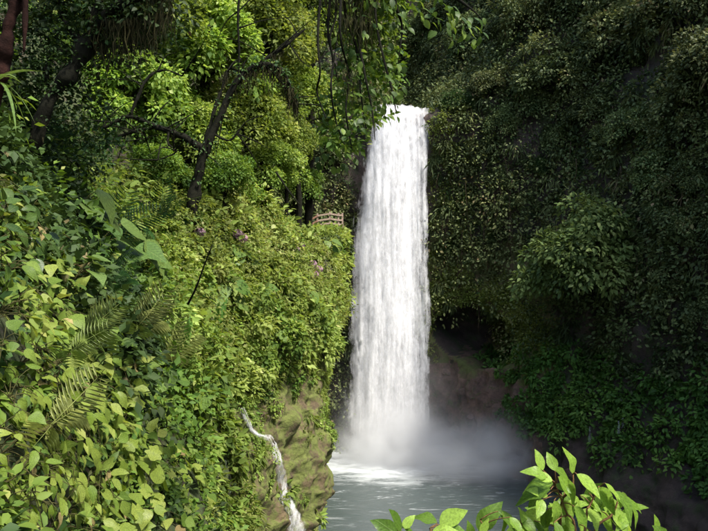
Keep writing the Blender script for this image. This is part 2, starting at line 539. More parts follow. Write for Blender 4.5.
# near bank the camera and the front plant stand on
bp = []
for y, z in [(-8, 13.4), (-3, 13.4), (1.0, 13.35), (2.6, 13.2), (3.6, 12.6), (4.3, 10.5), (5.2, 6), (6.5, -1.5)]:
    bp.append([(x, y + 0.25 * math.sin(x), z + (0.5 if abs(x) > 4 else 0) * (abs(x) - 4) * 0.3) for x in (-2.2, 0, 2, 4, 7, 12, 20, 30)])
bank = Surf(bp, 60, 60, False, lambda P, N: fbm(P * 0.8, 55) * 0.12)
if bank.N[10, 30][2] < 0:
    bank = Surf(bp, 60, 60, True, lambda P, N: fbm(P * 0.8, 55) * 0.12)
tag(link_mesh('bank', bank.mesh('bank', M['hill'])), kind='structure')


# ------------------------------------------------------------------ pool
def water_mat():
    m, nt, out = new_mat('pool_water')
    L = nt.links.new
    g = nd(nt, 'ShaderNodeNewGeometry')
    # distance from the foot of the fall, squashed into an ellipse
    mp = nd(nt, 'ShaderNodeVectorMath', operation='SUBTRACT')
    L(g.outputs['Position'], mp.inputs[0]); mp.inputs[1].default_value = (3.0, 55.0, 0)
    sc_ = nd(nt, 'ShaderNodeVectorMath', operation='MULTIPLY')
    L(mp.outputs[0], sc_.inputs[0]); sc_.inputs[1].default_value = (1 / 7.0, 1 / 6.5, 0)
    ln = nd(nt, 'ShaderNodeVectorMath', operation='LENGTH')
    L(sc_.outputs[0], ln.inputs[0])
    nz = nd(nt, 'ShaderNodeTexNoise', i_Scale=0.8, i_Detail=8.0, i_Roughness=0.7, i_Distortion=0.6)
    st = nd(nt, 'ShaderNodeVectorMath', operation='MULTIPLY')
    L(g.outputs['Position'], st.inputs[0]); st.inputs[1].default_value = (0.6, 1.7, 1)
    L(st.outputs[0], nz.inputs['Vector'])
    ad = nd(nt, 'ShaderNodeMath', operation='MULTIPLY_ADD')
    L(nz.outputs[0], ad.inputs[0]); ad.inputs[1].default_value = -1.5
    L(ln.outputs['Value'], ad.inputs[2])
    mr = nd(nt, 'ShaderNodeMapRange', i_From_Min=-0.55, i_From_Max=0.45, i_To_Min=1.0, i_To_Max=0.0)
    L(ad.outputs[0], mr.inputs['Value'])
    # thin drifting foam threads
    n2 = nd(nt, 'ShaderNodeTexNoise', i_Scale=1.3, i_Detail=6.0, i_Roughness=0.65, i_Distortion=1.5)
    s2 = nd(nt, 'ShaderNodeVectorMath', operation='MULTIPLY')
    L(g.outputs['Position'], s2.inputs[0]); s2.inputs[1].default_value = (0.35, 1.4, 1)
    L(s2.outputs[0], n2.inputs['Vector'])
    r2 = ramp(nt, [(0.56, (0, 0, 0)), (0.70, (0.55, 0.55, 0.55))])
    L(n2.outputs[0], r2.inputs[0])
    fade = nd(nt, 'ShaderNodeMapRange', i_From_Min=0.7, i_From_Max=2.6, i_To_Min=1.0, i_To_Max=0.1)
    L(ln.outputs['Value'], fade.inputs['Value'])
    mu = nd(nt, 'ShaderNodeMath', operation='MULTIPLY')
    L(r2.outputs[0], mu.inputs[0]); L(fade.outputs[0], mu.inputs[1])
    mx = nd(nt, 'ShaderNodeMath', operation='MAXIMUM')
    L(mr.outputs[0], mx.inputs[0]); L(mu.outputs[0], mx.inputs[1])
    cm = nd(nt, 'ShaderNodeMixRGB')
    L(mx.outputs[0], cm.inputs[0])
    cm.inputs[1].default_value = (0.052, 0.068, 0.065, 1)
    cm.inputs[2].default_value = (0.80, 0.83, 0.84, 1)
    rm = nd(nt, 'ShaderNodeMapRange', i_To_Min=0.16, i_To_Max=0.8)
    L(mx.outputs[0], rm.inputs['Value'])
    p = nd(nt, 'ShaderNodeBsdfPrincipled')
    p.inputs['IOR'].default_value = 1.33
    L(cm.outputs[0], p.inputs['Base Color']); L(rm.outputs[0], p.inputs['Roughness'])
    wv = nd(nt, 'ShaderNodeTexNoise', i_Scale=2.2, i_Detail=6.0, i_Roughness=0.6)
    L(st.outputs[0], wv.inputs['Vector'])
    b = nd(nt, 'ShaderNodeBump', i_Strength=0.45, i_Distance=0.15)
    L(wv.outputs[0], b.inputs['Height']); L(b.outputs[0], p.inputs['Normal'])
    L(p.outputs[0], out.inputs[0])
    return m


M['water'] = water_mat()
nx, ny = 170, 190
gx, gy = np.meshgrid(np.linspace(-8, 30, nx), np.linspace(4, 62, ny), indexing='ij')
gp = np.stack([gx, gy, np.zeros_like(gx)], -1)
dd = np.sqrt(((gx - 3) / 7) ** 2 + ((gy - 55) / 6.5) ** 2)
gp[..., 2] = fbm(gp * np.array((0.5, 0.9, 1)), 70) * 0.05 + fbm(gp * 1.1, 75) * 0.22 * sstep(1.5, 0.2, dd)
idx = np.arange(nx * ny).reshape(nx, ny)
q = np.stack([idx[:-1, :-1], idx[1:, :-1], idx[1:, 1:], idx[:-1, 1:]], -1).reshape(-1, 4)
tag(link_mesh('pool_water', mesh_np('pool_water', gp.reshape(-1, 3), q, M['water'])), kind='structure')


# ------------------------------------------------------------------ the fall
def fall_mat(name, lo, hi, seed, scl, white=0.75, stretch=0.09):
    m, nt, out = new_mat(name)
    L = nt.links.new
    g = nd(nt, 'ShaderNodeNewGeometry')
    at_ = nd(nt, 'ShaderNodeAttribute', attribute_name='tint')     # 1 in the middle, 0 at the torn edges
    st = nd(nt, 'ShaderNodeVectorMath', operation='MULTIPLY_ADD')
    L(g.outputs['Position'], st.inputs[0]); st.inputs[1].default_value = (1, 0.3, stretch)
    st.inputs[2].default_value = (seed * 7.3, seed * 1.7, 0)
    n1 = nd(nt, 'ShaderNodeTexNoise', i_Scale=1.7 * scl, i_Detail=7.0, i_Roughness=0.6)
    L(st.outputs[0], n1.inputs['Vector'])
    s2 = nd(nt, 'ShaderNodeVectorMath', operation='MULTIPLY_ADD')
    L(g.outputs['Position'], s2.inputs[0]); s2.inputs[1].default_value = (1, 0.4, 0.50)
    s2.inputs[2].default_value = (seed * 3.1, seed * 5.7, 0)
    n2 = nd(nt, 'ShaderNodeTexNoise', i_Scale=1.7 * scl, i_Detail=9.0, i_Roughness=0.78, i_Distortion=0.4)
    L(s2.outputs[0], n2.inputs['Vector'])
    mixn = nd(nt, 'ShaderNodeMath', operation='ADD')
    L(n1.outputs[0], mixn.inputs[0]); L(n2.outputs[0], mixn.inputs[1])
    ed = nd(nt, 'ShaderNodeMath', operation='MULTIPLY_ADD')
    L(at_.outputs['Fac'], ed.inputs[0]); ed.inputs[1].default_value = 0.75; ed.inputs[2].default_value = -0.75
    ad = nd(nt, 'ShaderNodeMath', operation='ADD')
    L(mixn.outputs[0], ad.inputs[0]); L(ed.outputs[0], ad.inputs[1])
    mr = nd(nt, 'ShaderNodeMapRange', i_From_Min=lo, i_From_Max=hi)
    L(ad.outputs[0], mr.inputs['Value'])
    d = nd(nt, 'ShaderNodeBsdfDiffuse')
    d.inputs['Color'].default_value = (white, white, white * 1.01, 1)
    t = nd(nt, 'ShaderNodeBsdfTranslucent')
    t.inputs['Color'].default_value = (white, white, white, 1)
    b = nd(nt, 'ShaderNodeBump', i_Strength=0.35, i_Distance=0.15)
    L(mixn.outputs[0], b.inputs['Height'])
    va = nd(nt, 'ShaderNodeVectorMath', operation='ADD')      # normals tilted skyward to brighten the fall, as if from round drops
    L(b.outputs[0], va.inputs[0]); va.inputs[1].default_value = (0.0, 0.0, 0.25)
    vn = nd(nt, 'ShaderNodeVectorMath', operation='NORMALIZE')
    L(va.outputs[0], vn.inputs[0]); L(vn.outputs[0], d.inputs['Normal'])
    mx = nd(nt, 'ShaderNodeMixShader'); mx.inputs[0].default_value = 0.35
    L(d.outputs[0], mx.inputs[1]); L(t.outputs[0], mx.inputs[2])
    tr = nd(nt, 'ShaderNodeBsdfTransparent')
    mo = nd(nt, 'ShaderNodeMixShader')
    L(mr.outputs[0], mo.inputs[0]); L(tr.outputs[0], mo.inputs[1]); L(mx.outputs[0], mo.inputs[2])
    L(mo.outputs[0], out.inputs[0])
    return m


ZL = 27.9                                              # lip height


def fall_sheet(x0s, x1s, yoff, seed, amp, ztop=ZL, zbot=-0.05, res=(90, 220)):
    """x0s, x1s: left and right edge at (fraction down) stops"""
    t = np.linspace(0, 1, res[1])
    tf = np.array([s[0] for s in x0s])
    xl = np.interp(t, tf, [s[1] for s in x0s])
    xr = np.interp(t, tf, [s[1] for s in x1s])
    zt = np.stack([t * 7, t * 0 + seed, t * 0], -1)
    xl = xl + 0.40 * fbm(zt, seed + 11) * (0.3 + t)
    xr = xr + 0.40 * fbm(zt, seed + 12) * (0.3 + t)
    u = np.linspace(0, 1, res[0])
    U, T = np.meshgrid(u, t, indexing='ij')
    X = xl[None] * (1 - U) + xr[None] * U
    Z = ztop + (zbot - ztop) * T
    # a short glide over the lip, then a falling arc
    Y = 57.5 - 2.3 * np.sqrt(np.clip(T, 0, 1)) + yoff - 0.35 * np.sin(U * math.pi)
    Z = Z + 0.8 * fbm(np.stack([X * 0.7, X * 0 + 3.3, X * 0], -1), 17) * (1 - T)
    P = np.stack([X, Y, Z], -1)
    Y2 = fbm(P * np.array((1.4, 0, 0.10)), seed, 4) * amp + fbm(P * np.array((3.0, 0, 0.5)), seed + 4, 3) * amp * 0.35
    P[..., 1] += Y2
    P[..., 0] += fbm(P * np.array((0.0, 0.0, 0.5)), seed + 8, 4) * 0.18 * T
    e = np.minimum(sstep(0, 0.24, U), sstep(1, 0.76, U))
    V = P.reshape(-1, 3)
    i = np.arange(len(V)).reshape(res)
    q = np.stack([i[:-1, :-1], i[1:, :-1], i[1:, 1:], i[:-1, 1:]], -1).reshape(-1, 4)
    return V, q, e.ravel()


WF = thing('waterfall', 'tall white waterfall plunging from the cliff lip into the pool', 'waterfall', (3, 55.2, 0))


def wpart(name, arrs, mat):
    V, q, e = arrs
    o = link_mesh(name, mesh_np(name, V - np.array((3, 55.2, 0)), q, mat, e), WF)
    return o


XL = [(0, 1.3), (0.06, 0.95), (0.13, 0.5), (0.3, -0.25), (0.6, -0.85), (0.85, -1.0), (1, -1.1)]
XR = [(0, 6.5), (0.06, 6.4), (0.13, 6.3), (0.3, 6.1), (0.6, 6.1), (0.85, 6.3), (1, 6.6)]
wpart('back_curtain', fall_sheet(XL, XR, 0.5, 100, 0.12), M.setdefault('fall0', fall_mat('falling_water_back', 0.42, 1.12, 1, 1.1, 0.72)))
XL2 = [(f, x + 0.15) for f, x in XL]
XR2 = [(f, x - 0.3) for f, x in XR]
wpart('middle_curtain', fall_sheet(XL2, XR2, 0.0, 120, 0.16), M.setdefault('fall1', fall_mat('falling_water_middle', 0.74, 1.28, 2, 1.5)))
XL3 = [(0, 1.5), (0.06, 1.3), (0.13, 1.1), (0.3, 0.9), (0.6, 0.6), (0.85, 0.4), (1, 0.3)]
XR3 = [(0, 5.4), (0.06, 5.3), (0.13, 5.2), (0.3, 5.3), (0.6, 5.4), (0.85, 5.6), (1, 5.9)]
wpart('front_curtain', fall_sheet(XL3, XR3, -0.5, 140, 0.2), M.setdefault('fall2', fall_mat('falling_water_front', 0.80, 1.40, 3, 2.0)))
XL4 = [(0, 4.4), (0.06, 4.3), (0.13, 4.2), (0.3, 4.0), (0.6, 4.0), (0.85, 4.0), (1, 4.2)]
XR4 = [(0, 6.7), (0.06, 6.6), (0.13, 6.4), (0.3, 6.2), (0.6, 6.3), (0.85, 6.6), (1, 7.0)]
wpart('side_curtain', fall_sheet(XL4, XR4, 0.3, 160, 0.3, res=(40, 220)), M.setdefault('fall3', fall_mat('falling_water_side', 0.70, 1.35, 4, 1.6)))


# ------------------------------------------------------------------ mist at the foot of the fall
def mist_mat():
    m, nt, out = new_mat('spray_mist')
    L = nt.links.new
    tc = nd(nt, 'ShaderNodeTexCoord')
    ln = nd(nt, 'ShaderNodeVectorMath', operation='LENGTH')
    L(tc.outputs['Object'], ln.inputs[0])
    nz = nd(nt, 'ShaderNodeTexNoise', i_Scale=2.2, i_Detail=4.0, i_Roughness=0.6, i_Distortion=0.6)
    L(tc.outputs['Object'], nz.inputs['Vector'])
    fo = nd(nt, 'ShaderNodeMapRange', i_From_Min=0.12, i_From_Max=0.98, i_To_Min=1.0, i_To_Max=0.0, interpolation_type='SMOOTHSTEP')
    L(ln.outputs['Value'], fo.inputs['Value'])
    sq = nd(nt, 'ShaderNodeMath', operation='POWER')
    L(fo.outputs[0], sq.inputs[0]); sq.inputs[1].default_value = 2.4
    r = nd(nt, 'ShaderNodeMapRange', i_From_Min=0.36, i_From_Max=0.66, i_To_Min=0.15, i_To_Max=1.25)
    L(nz.outputs[0], r.inputs['Value'])
    mu = nd(nt, 'ShaderNodeMath', operation='MULTIPLY')
    L(sq.outputs[0], mu.inputs[0]); L(r.outputs[0], mu.inputs[1])
    at_ = nd(nt, 'ShaderNodeObjectInfo')
    m2 = nd(nt, 'ShaderNodeMath', operation='MULTIPLY')
    L(mu.outputs[0], m2.inputs[0]); L(at_.outputs['Alpha'], m2.inputs[1])
    v = nd(nt, 'ShaderNodeVolumePrincipled')
    v.inputs['Color'].default_value = (0.99, 0.995, 1.0, 1)
    v.inputs['Anisotropy'].default_value = 0.2
    L(m2.outputs[0], v.inputs['Density'])
    L(v.outputs[0], out.inputs['Volume'])
    m.cycles.volume_sampling = 'MULTIPLE_IMPORTANCE'
    return m


M['mist'] = mist_mat()


def sphere_np(nu=24, nv=14):
    V = [(0, 0, 1.0)]
    for j in range(1, nv):
        th = math.pi * j / nv
        for i in range(nu):
            ph = 2 * math.pi * i / nu
            V.append((math.sin(th) * math.cos(ph), math.sin(th) * math.sin(ph), math.cos(th)))
    V.append((0, 0, -1.0))
    tri, quad = [], []
    for i in range(nu):
        tri.append((0, 1 + i, 1 + (i + 1) % nu))
        tri.append((len(V) - 1, 1 + (nv - 2) * nu + (i + 1) % nu, 1 + (nv - 2) * nu + i))
    for j in range(nv - 2):
        for i in range(nu):
            a = 1 + j * nu
            quad.append((a + i, a + nu + i, a + nu + (i + 1) % nu, a + (i + 1) % nu))
    return np.array(V), tri, quad


sv, st3, sq4 = sphere_np()
mist_me = mesh_np('mist', sv, [st3, sq4], M['mist'])
for loc, s, a in [((3.2, 53.4, 0.6), (7.6, 5.0, 6.2), 2.0), ((9.2, 49.6, 1.2), (8.6, 5.2, 5.2), 0.70), ((3.6, 52.6, 4.0), (9.0, 5.0, 8.0), 0.10)]:
    o = link_mesh('mist', mist_me)
    o.location = loc
    o.scale = s
    o.color = (1, 1, 1, a)
    tag(o, kind='stuff')


# ------------------------------------------------------------------ tubes and leaves
def resample(pts, n):
    Pm = np.array(pts, dtype=float)
    return catmull(Pm, np.linspace(0, len(Pm) - 1, n))


def tube(pts, radii, n=12, sides=7, wob=0.0, seed=0):
    P = resample(pts, n)
    r = np.interp(np.linspace(0, 1, n), np.linspace(0, 1, len(radii)), radii)
    T = unit(np.gradient(P, axis=0))
    ref = np.array((0.0, 0, 1)) if abs(T[0][2]) < 0.9 else np.array((1.0, 0, 0))
    V = []
    ang = np.arange(sides) * 2 * math.pi / sides
    X = unit(np.cross(T[0], ref))
    for k in range(n):
        X = unit(X - T[k] * (X @ T[k]))
        Yv = np.cross(T[k], X)
        ring = P[k] + (np.cos(ang)[:, None] * X + np.sin(ang)[:, None] * Yv) * r[k]
        if wob:
            ring = P[k] + (ring - P[k]) * (1 + wob * fbm(ring * 3.0 / max(r.max(), 0.05) * 0.15, seed, 3))[:, None]
        V.append(ring)
    V = np.concatenate(V + [P[:1], P[-1:]])
    q = []
    for k in range(n - 1):
        for i in range(sides):
            j = (i + 1) % sides
            q.append((k * sides + i, k * sides + j, (k + 1) * sides + j, (k + 1) * sides + i))
    t = []
    a, b = n * sides, n * sides + 1
    for i in range(sides):
        j = (i + 1) % sides
        t.append((a, j, i))
        t.append((b, (n - 1) * sides + i, (n - 1) * sides + j))
    return V, q, t


class MB:
    def __init__(s):
        s.V, s.q, s.t, s.T, s.n = [], [], [], [], 0

    def add(s, V, q=(), t=(), tint=0.5):
        V = np.asarray(V, dtype=float)
        if len(q): s.q.append(np.asarray(q) + s.n)
        if len(t): s.t.append(np.asarray(t) + s.n)
        s.V.append(V)
        s.T.append(np.full(len(V), tint) if np.isscalar(tint) else np.asarray(tint))
        s.n += len(V)

    def tube(s, *a, **k):
        s.add(*tube(*a, **k))

    def mesh(s, name, mat, origin=None, smooth=True):
        V = np.concatenate(s.V)
        if origin is not None:
            V = V - np.array(origin)
        Fs = []
        if s.q: Fs.append(np.concatenate(s.q))
        if s.t: Fs.append(np.concatenate(s.t))
        return mesh_np(name, V, Fs, mat, np.concatenate(s.T), smooth)


def leaf_shape(prof, nl=5, fold=0.25, droop=0.25, lobes=0, curl=0.0, wave=0.0, bend=0.0, ph=0.0):
    """leaf along +y from 0 to 1, x across; prof: list of (t, half width)"""
    ts = np.linspace(0, 1, nl + 1)
    wd = np.interp(ts, [p[0] for p in prof], [p[1] for p in prof])
    V, q, tr = [], [], []
    for t, wv in zip(ts, wd):
        z = -droop * t * t
        if lobes:
            wv = wv * (1 + 0.28 * math.cos(t * lobes * 2 * math.pi))
        V += [(-wv, t - (0.10 * wv if lobes else 0), z + fold * wv - curl * wv * wv), (0, t, z), (wv, t - (0.10 * wv if lobes else 0), z + fold * wv - curl * wv * wv)]
    V = [(x + bend * y * y, y, z + wave * abs(x) * math.sin(9 * y + ph + (1.3 if x > 0 else 0)) - 0.5 * bend * x) for x, y, z in V]
    for k in range(nl):
        a = 3 * k
        q += [(a, a + 1, a + 4, a + 3), (a + 1, a + 2, a + 5, a + 4)]
    return np.array(V), np.array(q)


OVATE = [(0, 0.0), (0.1, 0.15), (0.3, 0.275), (0.5, 0.28), (0.75, 0.175), (0.92, 0.06), (1, 0.0)]
HEART = [(0, 0.10), (0.06, 0.30), (0.2, 0.43), (0.4, 0.42), (0.65, 0.28), (0.88, 0.09), (1, 0.0)]
BROAD = [(0, 0.03), (0.15, 0.30), (0.4, 0.40), (0.6, 0.36), (0.85, 0.17), (1, 0.0)]
STRAP = [(0, 0.02), (0.15, 0.06), (0.5, 0.078), (0.8, 0.055), (1, 0.0)]


def leaf_me(name, prof, mat, **k):
    V, q = leaf_shape(prof, **k)
    V = V.copy()
    # welded tips make zero-area quads harmless; nudge widths slightly
    V[:, 0] += np.where(np.abs(V[:, 0]) < 1e-6, 0, 0)
    return mesh_np(name, V, q, mat)


# two-triangle folded leaf and a six-triangle one for clouds of foliage
L2_V = np.array([(0, 0, 0), (0.30, 0.45, 0.05), (0, 1, -0.10), (-0.30, 0.45, 0.05)], dtype=float)
L2_T = np.array([(0, 1, 2), (0, 2, 3)])
L4_V = np.array([(0, 0, 0), (0.26, 0.28, 0.06), (0.22, 0.62, 0.02), (0, 1, -0.16), (-0.22, 0.62, 0.02), (-0.26, 0.28, 0.06), (0, 0.5, -0.02)], dtype=float)
L4_T = np.array([(0, 1, 6), (1, 2, 6), (2, 3, 6), (3, 4, 6), (4, 5, 6), (5, 0, 6)])


def leaf_cloud(pos, ydir, nrm, size, TV=L2_V, TT=L2_T, width=1.0):
    n = len(pos)
    Y = unit(ydir)
    X = unit(np.cross(Y, nrm))
    Z = np.cross(X, Y)
    sz = np.asarray(size).reshape(n, 1, 1)
    V = (TV[None, :, 0:1] * width * X[:, None] + TV[None, :, 1:2] * Y[:, None] + TV[None, :, 2:3] * Z[:, None]) * sz + pos[:, None]
    Fi = TT[None] + (np.arange(n) * len(TV))[:, None, None]
    return V.reshape(-1, 3), Fi.reshape(-1, TT.shape[1])


def clumps(cent, nrm, rad, per, leaf, flat=0.75, droop=0.35, upbias=0.5, TV=L2_V, TT=L2_T, width=1.0, tbase=None, jag=0.55, mix=0.6):
    """domes of leaves: cent (n,3), nrm (n,3) outward, rad (n,)"""
    n = len(cent)
    k = np.repeat(np.arange(n), per)
    m = len(k)
    d = unit(RNG.normal(size=(m, 3)))
    N = nrm[k]
    dn = (d * N).sum(1, keepdims=True)
    d = np.where(dn < -0.25, d - 2 * dn * N, d)
    dn = (d * N).sum(1, keepdims=True)
    d2 = d - N * dn * (1 - flat)
    rr = rad[k] * (jag + (1.15 - jag) * RNG.random(m) ** 0.5)
    pos = cent[k] + d2 * rr[:, None]
    up = np.array((0, 0, 1.0))
    rnd = unit(RNG.normal(size=(m, 3)))
    ydir = unit(d * 0.9 + rnd * 0.7 - up * droop)
    ln = unit(up * upbias + d * 0.7 + unit(RNG.normal(size=(m, 3))) * 0.45)
    sz = leaf * (0.65 + 0.7 * RNG.random(m))
    V, T = leaf_cloud(pos, ydir, ln, sz, TV, TT, width)
    tb = RNG.random(n) if tbase is None else tbase
    tint = np.clip(tb[k] * mix + RNG.random(m) * (1 - mix) + (RNG.random(m) > 0.985) * 0.4, 0, 1)
    return V, T, np.repeat(tint, len(TV))


# ------------------------------------------------------------------ trees and shrubs (prototypes, then copies)
def crown_mesh(name, rx, ry, rz, nclump, per, leaf, mat, seed, TV=L2_V, TT=L2_T, clump_r=0.26, droop=0.35, shell=0.55):
    global RNG
    keep = RNG
    RNG = np.random.default_rng(seed)
    d = unit(RNG.normal(size=(nclump, 3)))
    d[:, 2] = np.where(d[:, 2] < -0.35, -d[:, 2], d[:, 2])
    rr = shell + (1 - shell) * RNG.random(nclump) ** 0.6
    rr *= 1 + (0.5 if seed == 307 else 0.6) * fbm(d * 1.8 + seed, seed, 3)
    c = d * rr[:, None] * np.array((rx, ry, rz))
    rad = (0.7 + 0.7 * RNG.random(nclump)) * clump_r * (rx + ry + rz) / 3
    nrm = unit(d + np.array((0, 0, 0.5)))
    V, T, ti = clumps(c, nrm, rad, per, leaf, 0.7, droop, TV=TV, TT=TT)
    RNG = keep
    return mesh_np(name, V, T, mat, ti), c


def limbs_mesh(name, base, c, r0, mat, fork=0.45, seed=0, nl=7):
    rs = np.random.default_rng(seed)
    b = MB()
    base = np.array(base, dtype=float)
    top = np.array((0.0, 0, 0))
    mid = base + (top - base) * 0.55 + rs.normal(size=3) * np.linalg.norm(top - base) * 0.07
    b.tube([base, base + (mid - base) * 0.5 + rs.normal(size=3) * 0.08, mid, top], [r0 * 1.25, r0, r0 * 0.8, r0 * 0.5], 12, 8, 0.25, seed)
    sel = rs.choice(len(c), min(nl, len(c)), replace=False)
    for s in sel:
        e = c[s]
        st = base + (top - base) * (fork + 0.5 * rs.random())
        m1 = st + (e - st) * 0.5 + np.array((0, 0, 0.12)) * np.linalg.norm(e - st)
        b.tube([st, m1, e], [r0 * 0.45, r0 * 0.28, r0 * 0.08], 8, 5)
    return b.mesh(name, mat)


def proto_tree(trunk_h, rx, ry, rz, nclump, per, leaf, mat, seed, r0, **k):
    """crown centred on the tree's origin + trunk_h"""
    cm, c = crown_mesh('crown', rx, ry, rz, nclump, per, leaf, mat, seed, **k)
    tm = limbs_mesh('trunk', (0.25, 0.1, -trunk_h), c, r0, M['bark'], seed=seed)
    return cm, tm, trunk_h


def put_tree(proto, name, label, cat, group, base, scale, rz=None, lean=(0, 0)):
    cm, tm, h = proto
    t = thing(name, label, cat, base, group, (lean[0], lean[1], random.uniform(0, 6.28) if rz is None else rz))
    t.scale = (scale, scale, scale)
    link_mesh('trunk', tm, t, (0, 0, h - 0.25))
    link_mesh('crown', cm, t, (0, 0, h - 0.25))
    return t


PT = {
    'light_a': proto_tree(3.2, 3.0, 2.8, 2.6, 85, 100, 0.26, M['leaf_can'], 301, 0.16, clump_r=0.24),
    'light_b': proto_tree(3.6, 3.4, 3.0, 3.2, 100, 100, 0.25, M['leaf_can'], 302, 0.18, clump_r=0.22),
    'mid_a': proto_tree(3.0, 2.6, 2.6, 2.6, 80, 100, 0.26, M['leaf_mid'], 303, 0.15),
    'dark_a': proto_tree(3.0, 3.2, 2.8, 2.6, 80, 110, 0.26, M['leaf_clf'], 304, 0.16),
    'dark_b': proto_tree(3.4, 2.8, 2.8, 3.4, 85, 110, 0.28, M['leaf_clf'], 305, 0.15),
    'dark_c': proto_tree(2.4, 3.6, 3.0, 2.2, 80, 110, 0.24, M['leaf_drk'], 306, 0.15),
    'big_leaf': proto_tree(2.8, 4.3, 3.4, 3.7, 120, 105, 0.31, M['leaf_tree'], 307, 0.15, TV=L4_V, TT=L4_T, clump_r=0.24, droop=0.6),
    'shrub_y': proto_tree(0.55, 0.75, 0.75, 0.65, 22, 60, 0.15, M['leaf_yel'], 308, 0.03, clump_r=0.34, TV=L4_V, TT=L4_T),
    'shrub_m': proto_tree(0.5, 0.8, 0.75, 0.6, 22, 60, 0.14, M['leaf_mid'], 309, 0.03, clump_r=0.34, TV=L4_V, TT=L4_T),
    'shrub_d': proto_tree(0.6, 0.9, 0.8, 0.8, 24, 60, 0.20, M['leaf_clf'], 310, 0.04, clump_r=0.34),
}

# --- trees standing on the left hillside (crowns fill the upper left)
def ground(surf, x, y, z0=80):
    h = surf.bvh.ray_cast(Vector((x, y, z0)), Vector((0, 0, -1)))
    return h[0]


LT = [  # px, py of the crown centre, distance, proto, scale
    (205, 60, 37, 'light_a', 1.20), (262, 40, 40, 'light_b', 1.05), (300, 105, 43, 'light_a', 0.85), (245, 125, 38, 'light_b', 0.85),
    (315, 20, 46, 'mid_a', 1.15), (150, 30, 35, 'light_b', 1.05), (120, 105, 33, 'light_a', 0.95), (188, 145, 35, 'light_a', 0.85),
    (60, 70, 34, 'mid_a', 1.1), (20, 20, 33, 'light_b', 1.1), (90, 10, 37, 'light_a', 1.2), (268, 172, 39, 'light_a', 0.62), (298, 185, 45, 'mid_a', 0.55), (225, 180, 33, 'mid_a', 0.5), (285, 140, 41, 'light_b', 0.6), (160, 175, 31, 'mid_a', 0.5), (255, -30, 44, 'mid_a', 1.1),
    (175, -40, 40, 'light_a', 1.2), (20, 150, 19, 'dark_c', 0.55), (10, -60, 36, 'mid_a', 1.3),
]
KIND = {'light_a': ('sunlit_tree', 'sunlit yellow-green tree with a rounded crown on the left hillside'),
        'light_b': ('sunlit_tree', 'sunlit yellow-green tree with a tall loose crown on the left hillside'),
        'mid_a': ('hillside_tree', 'mid green tree with a rounded crown on the left hillside'),
        'dark_c': ('hillside_tree', 'dark green low spreading tree on the shaded upper left slope')}
OWN = {(300, 105): 'sunlit yellow-green tree rising directly behind the railing', (298, 185): 'small mid green tree standing beside the leafy end of the railing',
       (188, 145): 'sunlit yellow-green tree close behind the leaning dark trunk', (262, 40): 'tall loose yellow-green tree behind the arching mossy branch',
       (225, 180): 'small mid green tree at the foot of the leaning dark trunk', (268, 172): 'low sunlit yellow-green tree between the leaning trunk and the railing',
       (285, 140): 'small sunlit tree with a loose crown between the leaning trunk and the railing', (160, 175): 'small mid green tree in the hollow under the horizontal mossy branches',
       (120, 105): 'sunlit yellow-green tree framed between the moss-matted limb and the horizontal branches'}
for px, py, Y, pk, s in LT:
    c = at(px, py, Y)
    h = PT[pk][2] * s
    nm, lb = KIND[pk]
    lb = OWN.get((px, py), lb)
    g_ = ground(hill, c.x, c.y) or ground(cliff, c.x, c.y)
    gz = min(g_.z - 0.4, c.z - h) if g_ is not None else c.z - h
    t = put_tree(PT[pk], nm, lb, 'tree', 'trees on the left hillside', (c.x, c.y, c.z - h), s)
    ext = c.z - h - gz
    if ext > 0.2:                      # the stem below the crown reaches down to the slope
        for ch in t.children:
            ch.location.z += ext / s
        t.location.z -= ext
        b = MB()
        b.tube([(0.25 + 0.2, 0.1, -0.3), (0.35, 0.25, ext / s * 0.35), (0.2, 0.0, ext / s * 0.7), (0.25, 0.1, ext / s + 0.15 * h / s)], [0.24, 0.2, 0.18, 0.18], 16, 8, 0.4, int(px))
        link_mesh('lower_trunk', b.mesh('lower_trunk', M['bark']), t)

# --- trees growing on the right-hand cliff
CT = [  # px, py where the stem meets the cliff, proto, scale
    (560, 105, 'dark_a', 1.05), (470, 60, 'dark_b', 0.8), (520, 40, 'dark_a', 0.9), (620, 70, 'dark_b', 1.0), (680, 40, 'dark_a', 1.0),
    (690, 150, 'dark_b', 0.8), (640, 150, 'dark_a', 0.65), (500, 140, 'dark_a', 0.55), (580, 20, 'dark_b', 0.9), (440, 30, 'dark_a', 0.75),
    (415, 55, 'dark_b', 0.8), (455, 110, 'dark_c', 0.40), (470, 200, 'dark_a', 0.35), (455, 255, 'dark_c', 0.33), (500, 245, 'dark_c', 0.33),
    (700, 250, 'dark_a', 0.6), (665, 235, 'dark_b', 0.4), (540, 175, 'dark_c', 0.36), (650, -10, 'dark_a', 1.1), (480, -5, 'dark_b', 0.9),
    (720, 100, 'dark_a', 0.9), (540, -20, 'dark_a', 1.0), (395, 5, 'dark_b', 0.9), (325, 165, 'dark_b', 0.5), (310, 190, 'dark_a', 0.35),
    (345, 110, 'dark_a', 0.45),
    (530, 120, 'dark_b', 0.6), (590, 130, 'dark_a', 0.6), (480, 165, 'dark_b', 0.4), (525, 215, 'dark_a', 0.42), (655, 195, 'dark_b', 0.5),
    (690, 200, 'dark_a', 0.55), (490, 100, 'dark_a', 0.55), (610, 160, 'dark_b', 0.45), (675, 300, 'dark_b', 0.5), (560, 150, 'dark_a', 0.45),
    (440, 170, 'dark_a', 0.28), (445, 215, 'dark_b', 0.25), (705, 330, 'dark_a', 0.5), (500, 190, 'dark_b', 0.36),
]
CK = {'dark_a': ('cliff_tree', 'dull green tree with a broad crown clinging to the shaded cliff'),
      'dark_b': ('cliff_tree', 'dull green tree with a tall crown clinging to the shaded cliff'),
      'dark_c': ('cliff_tree', 'small dark spreading tree low on the shaded cliff face')}
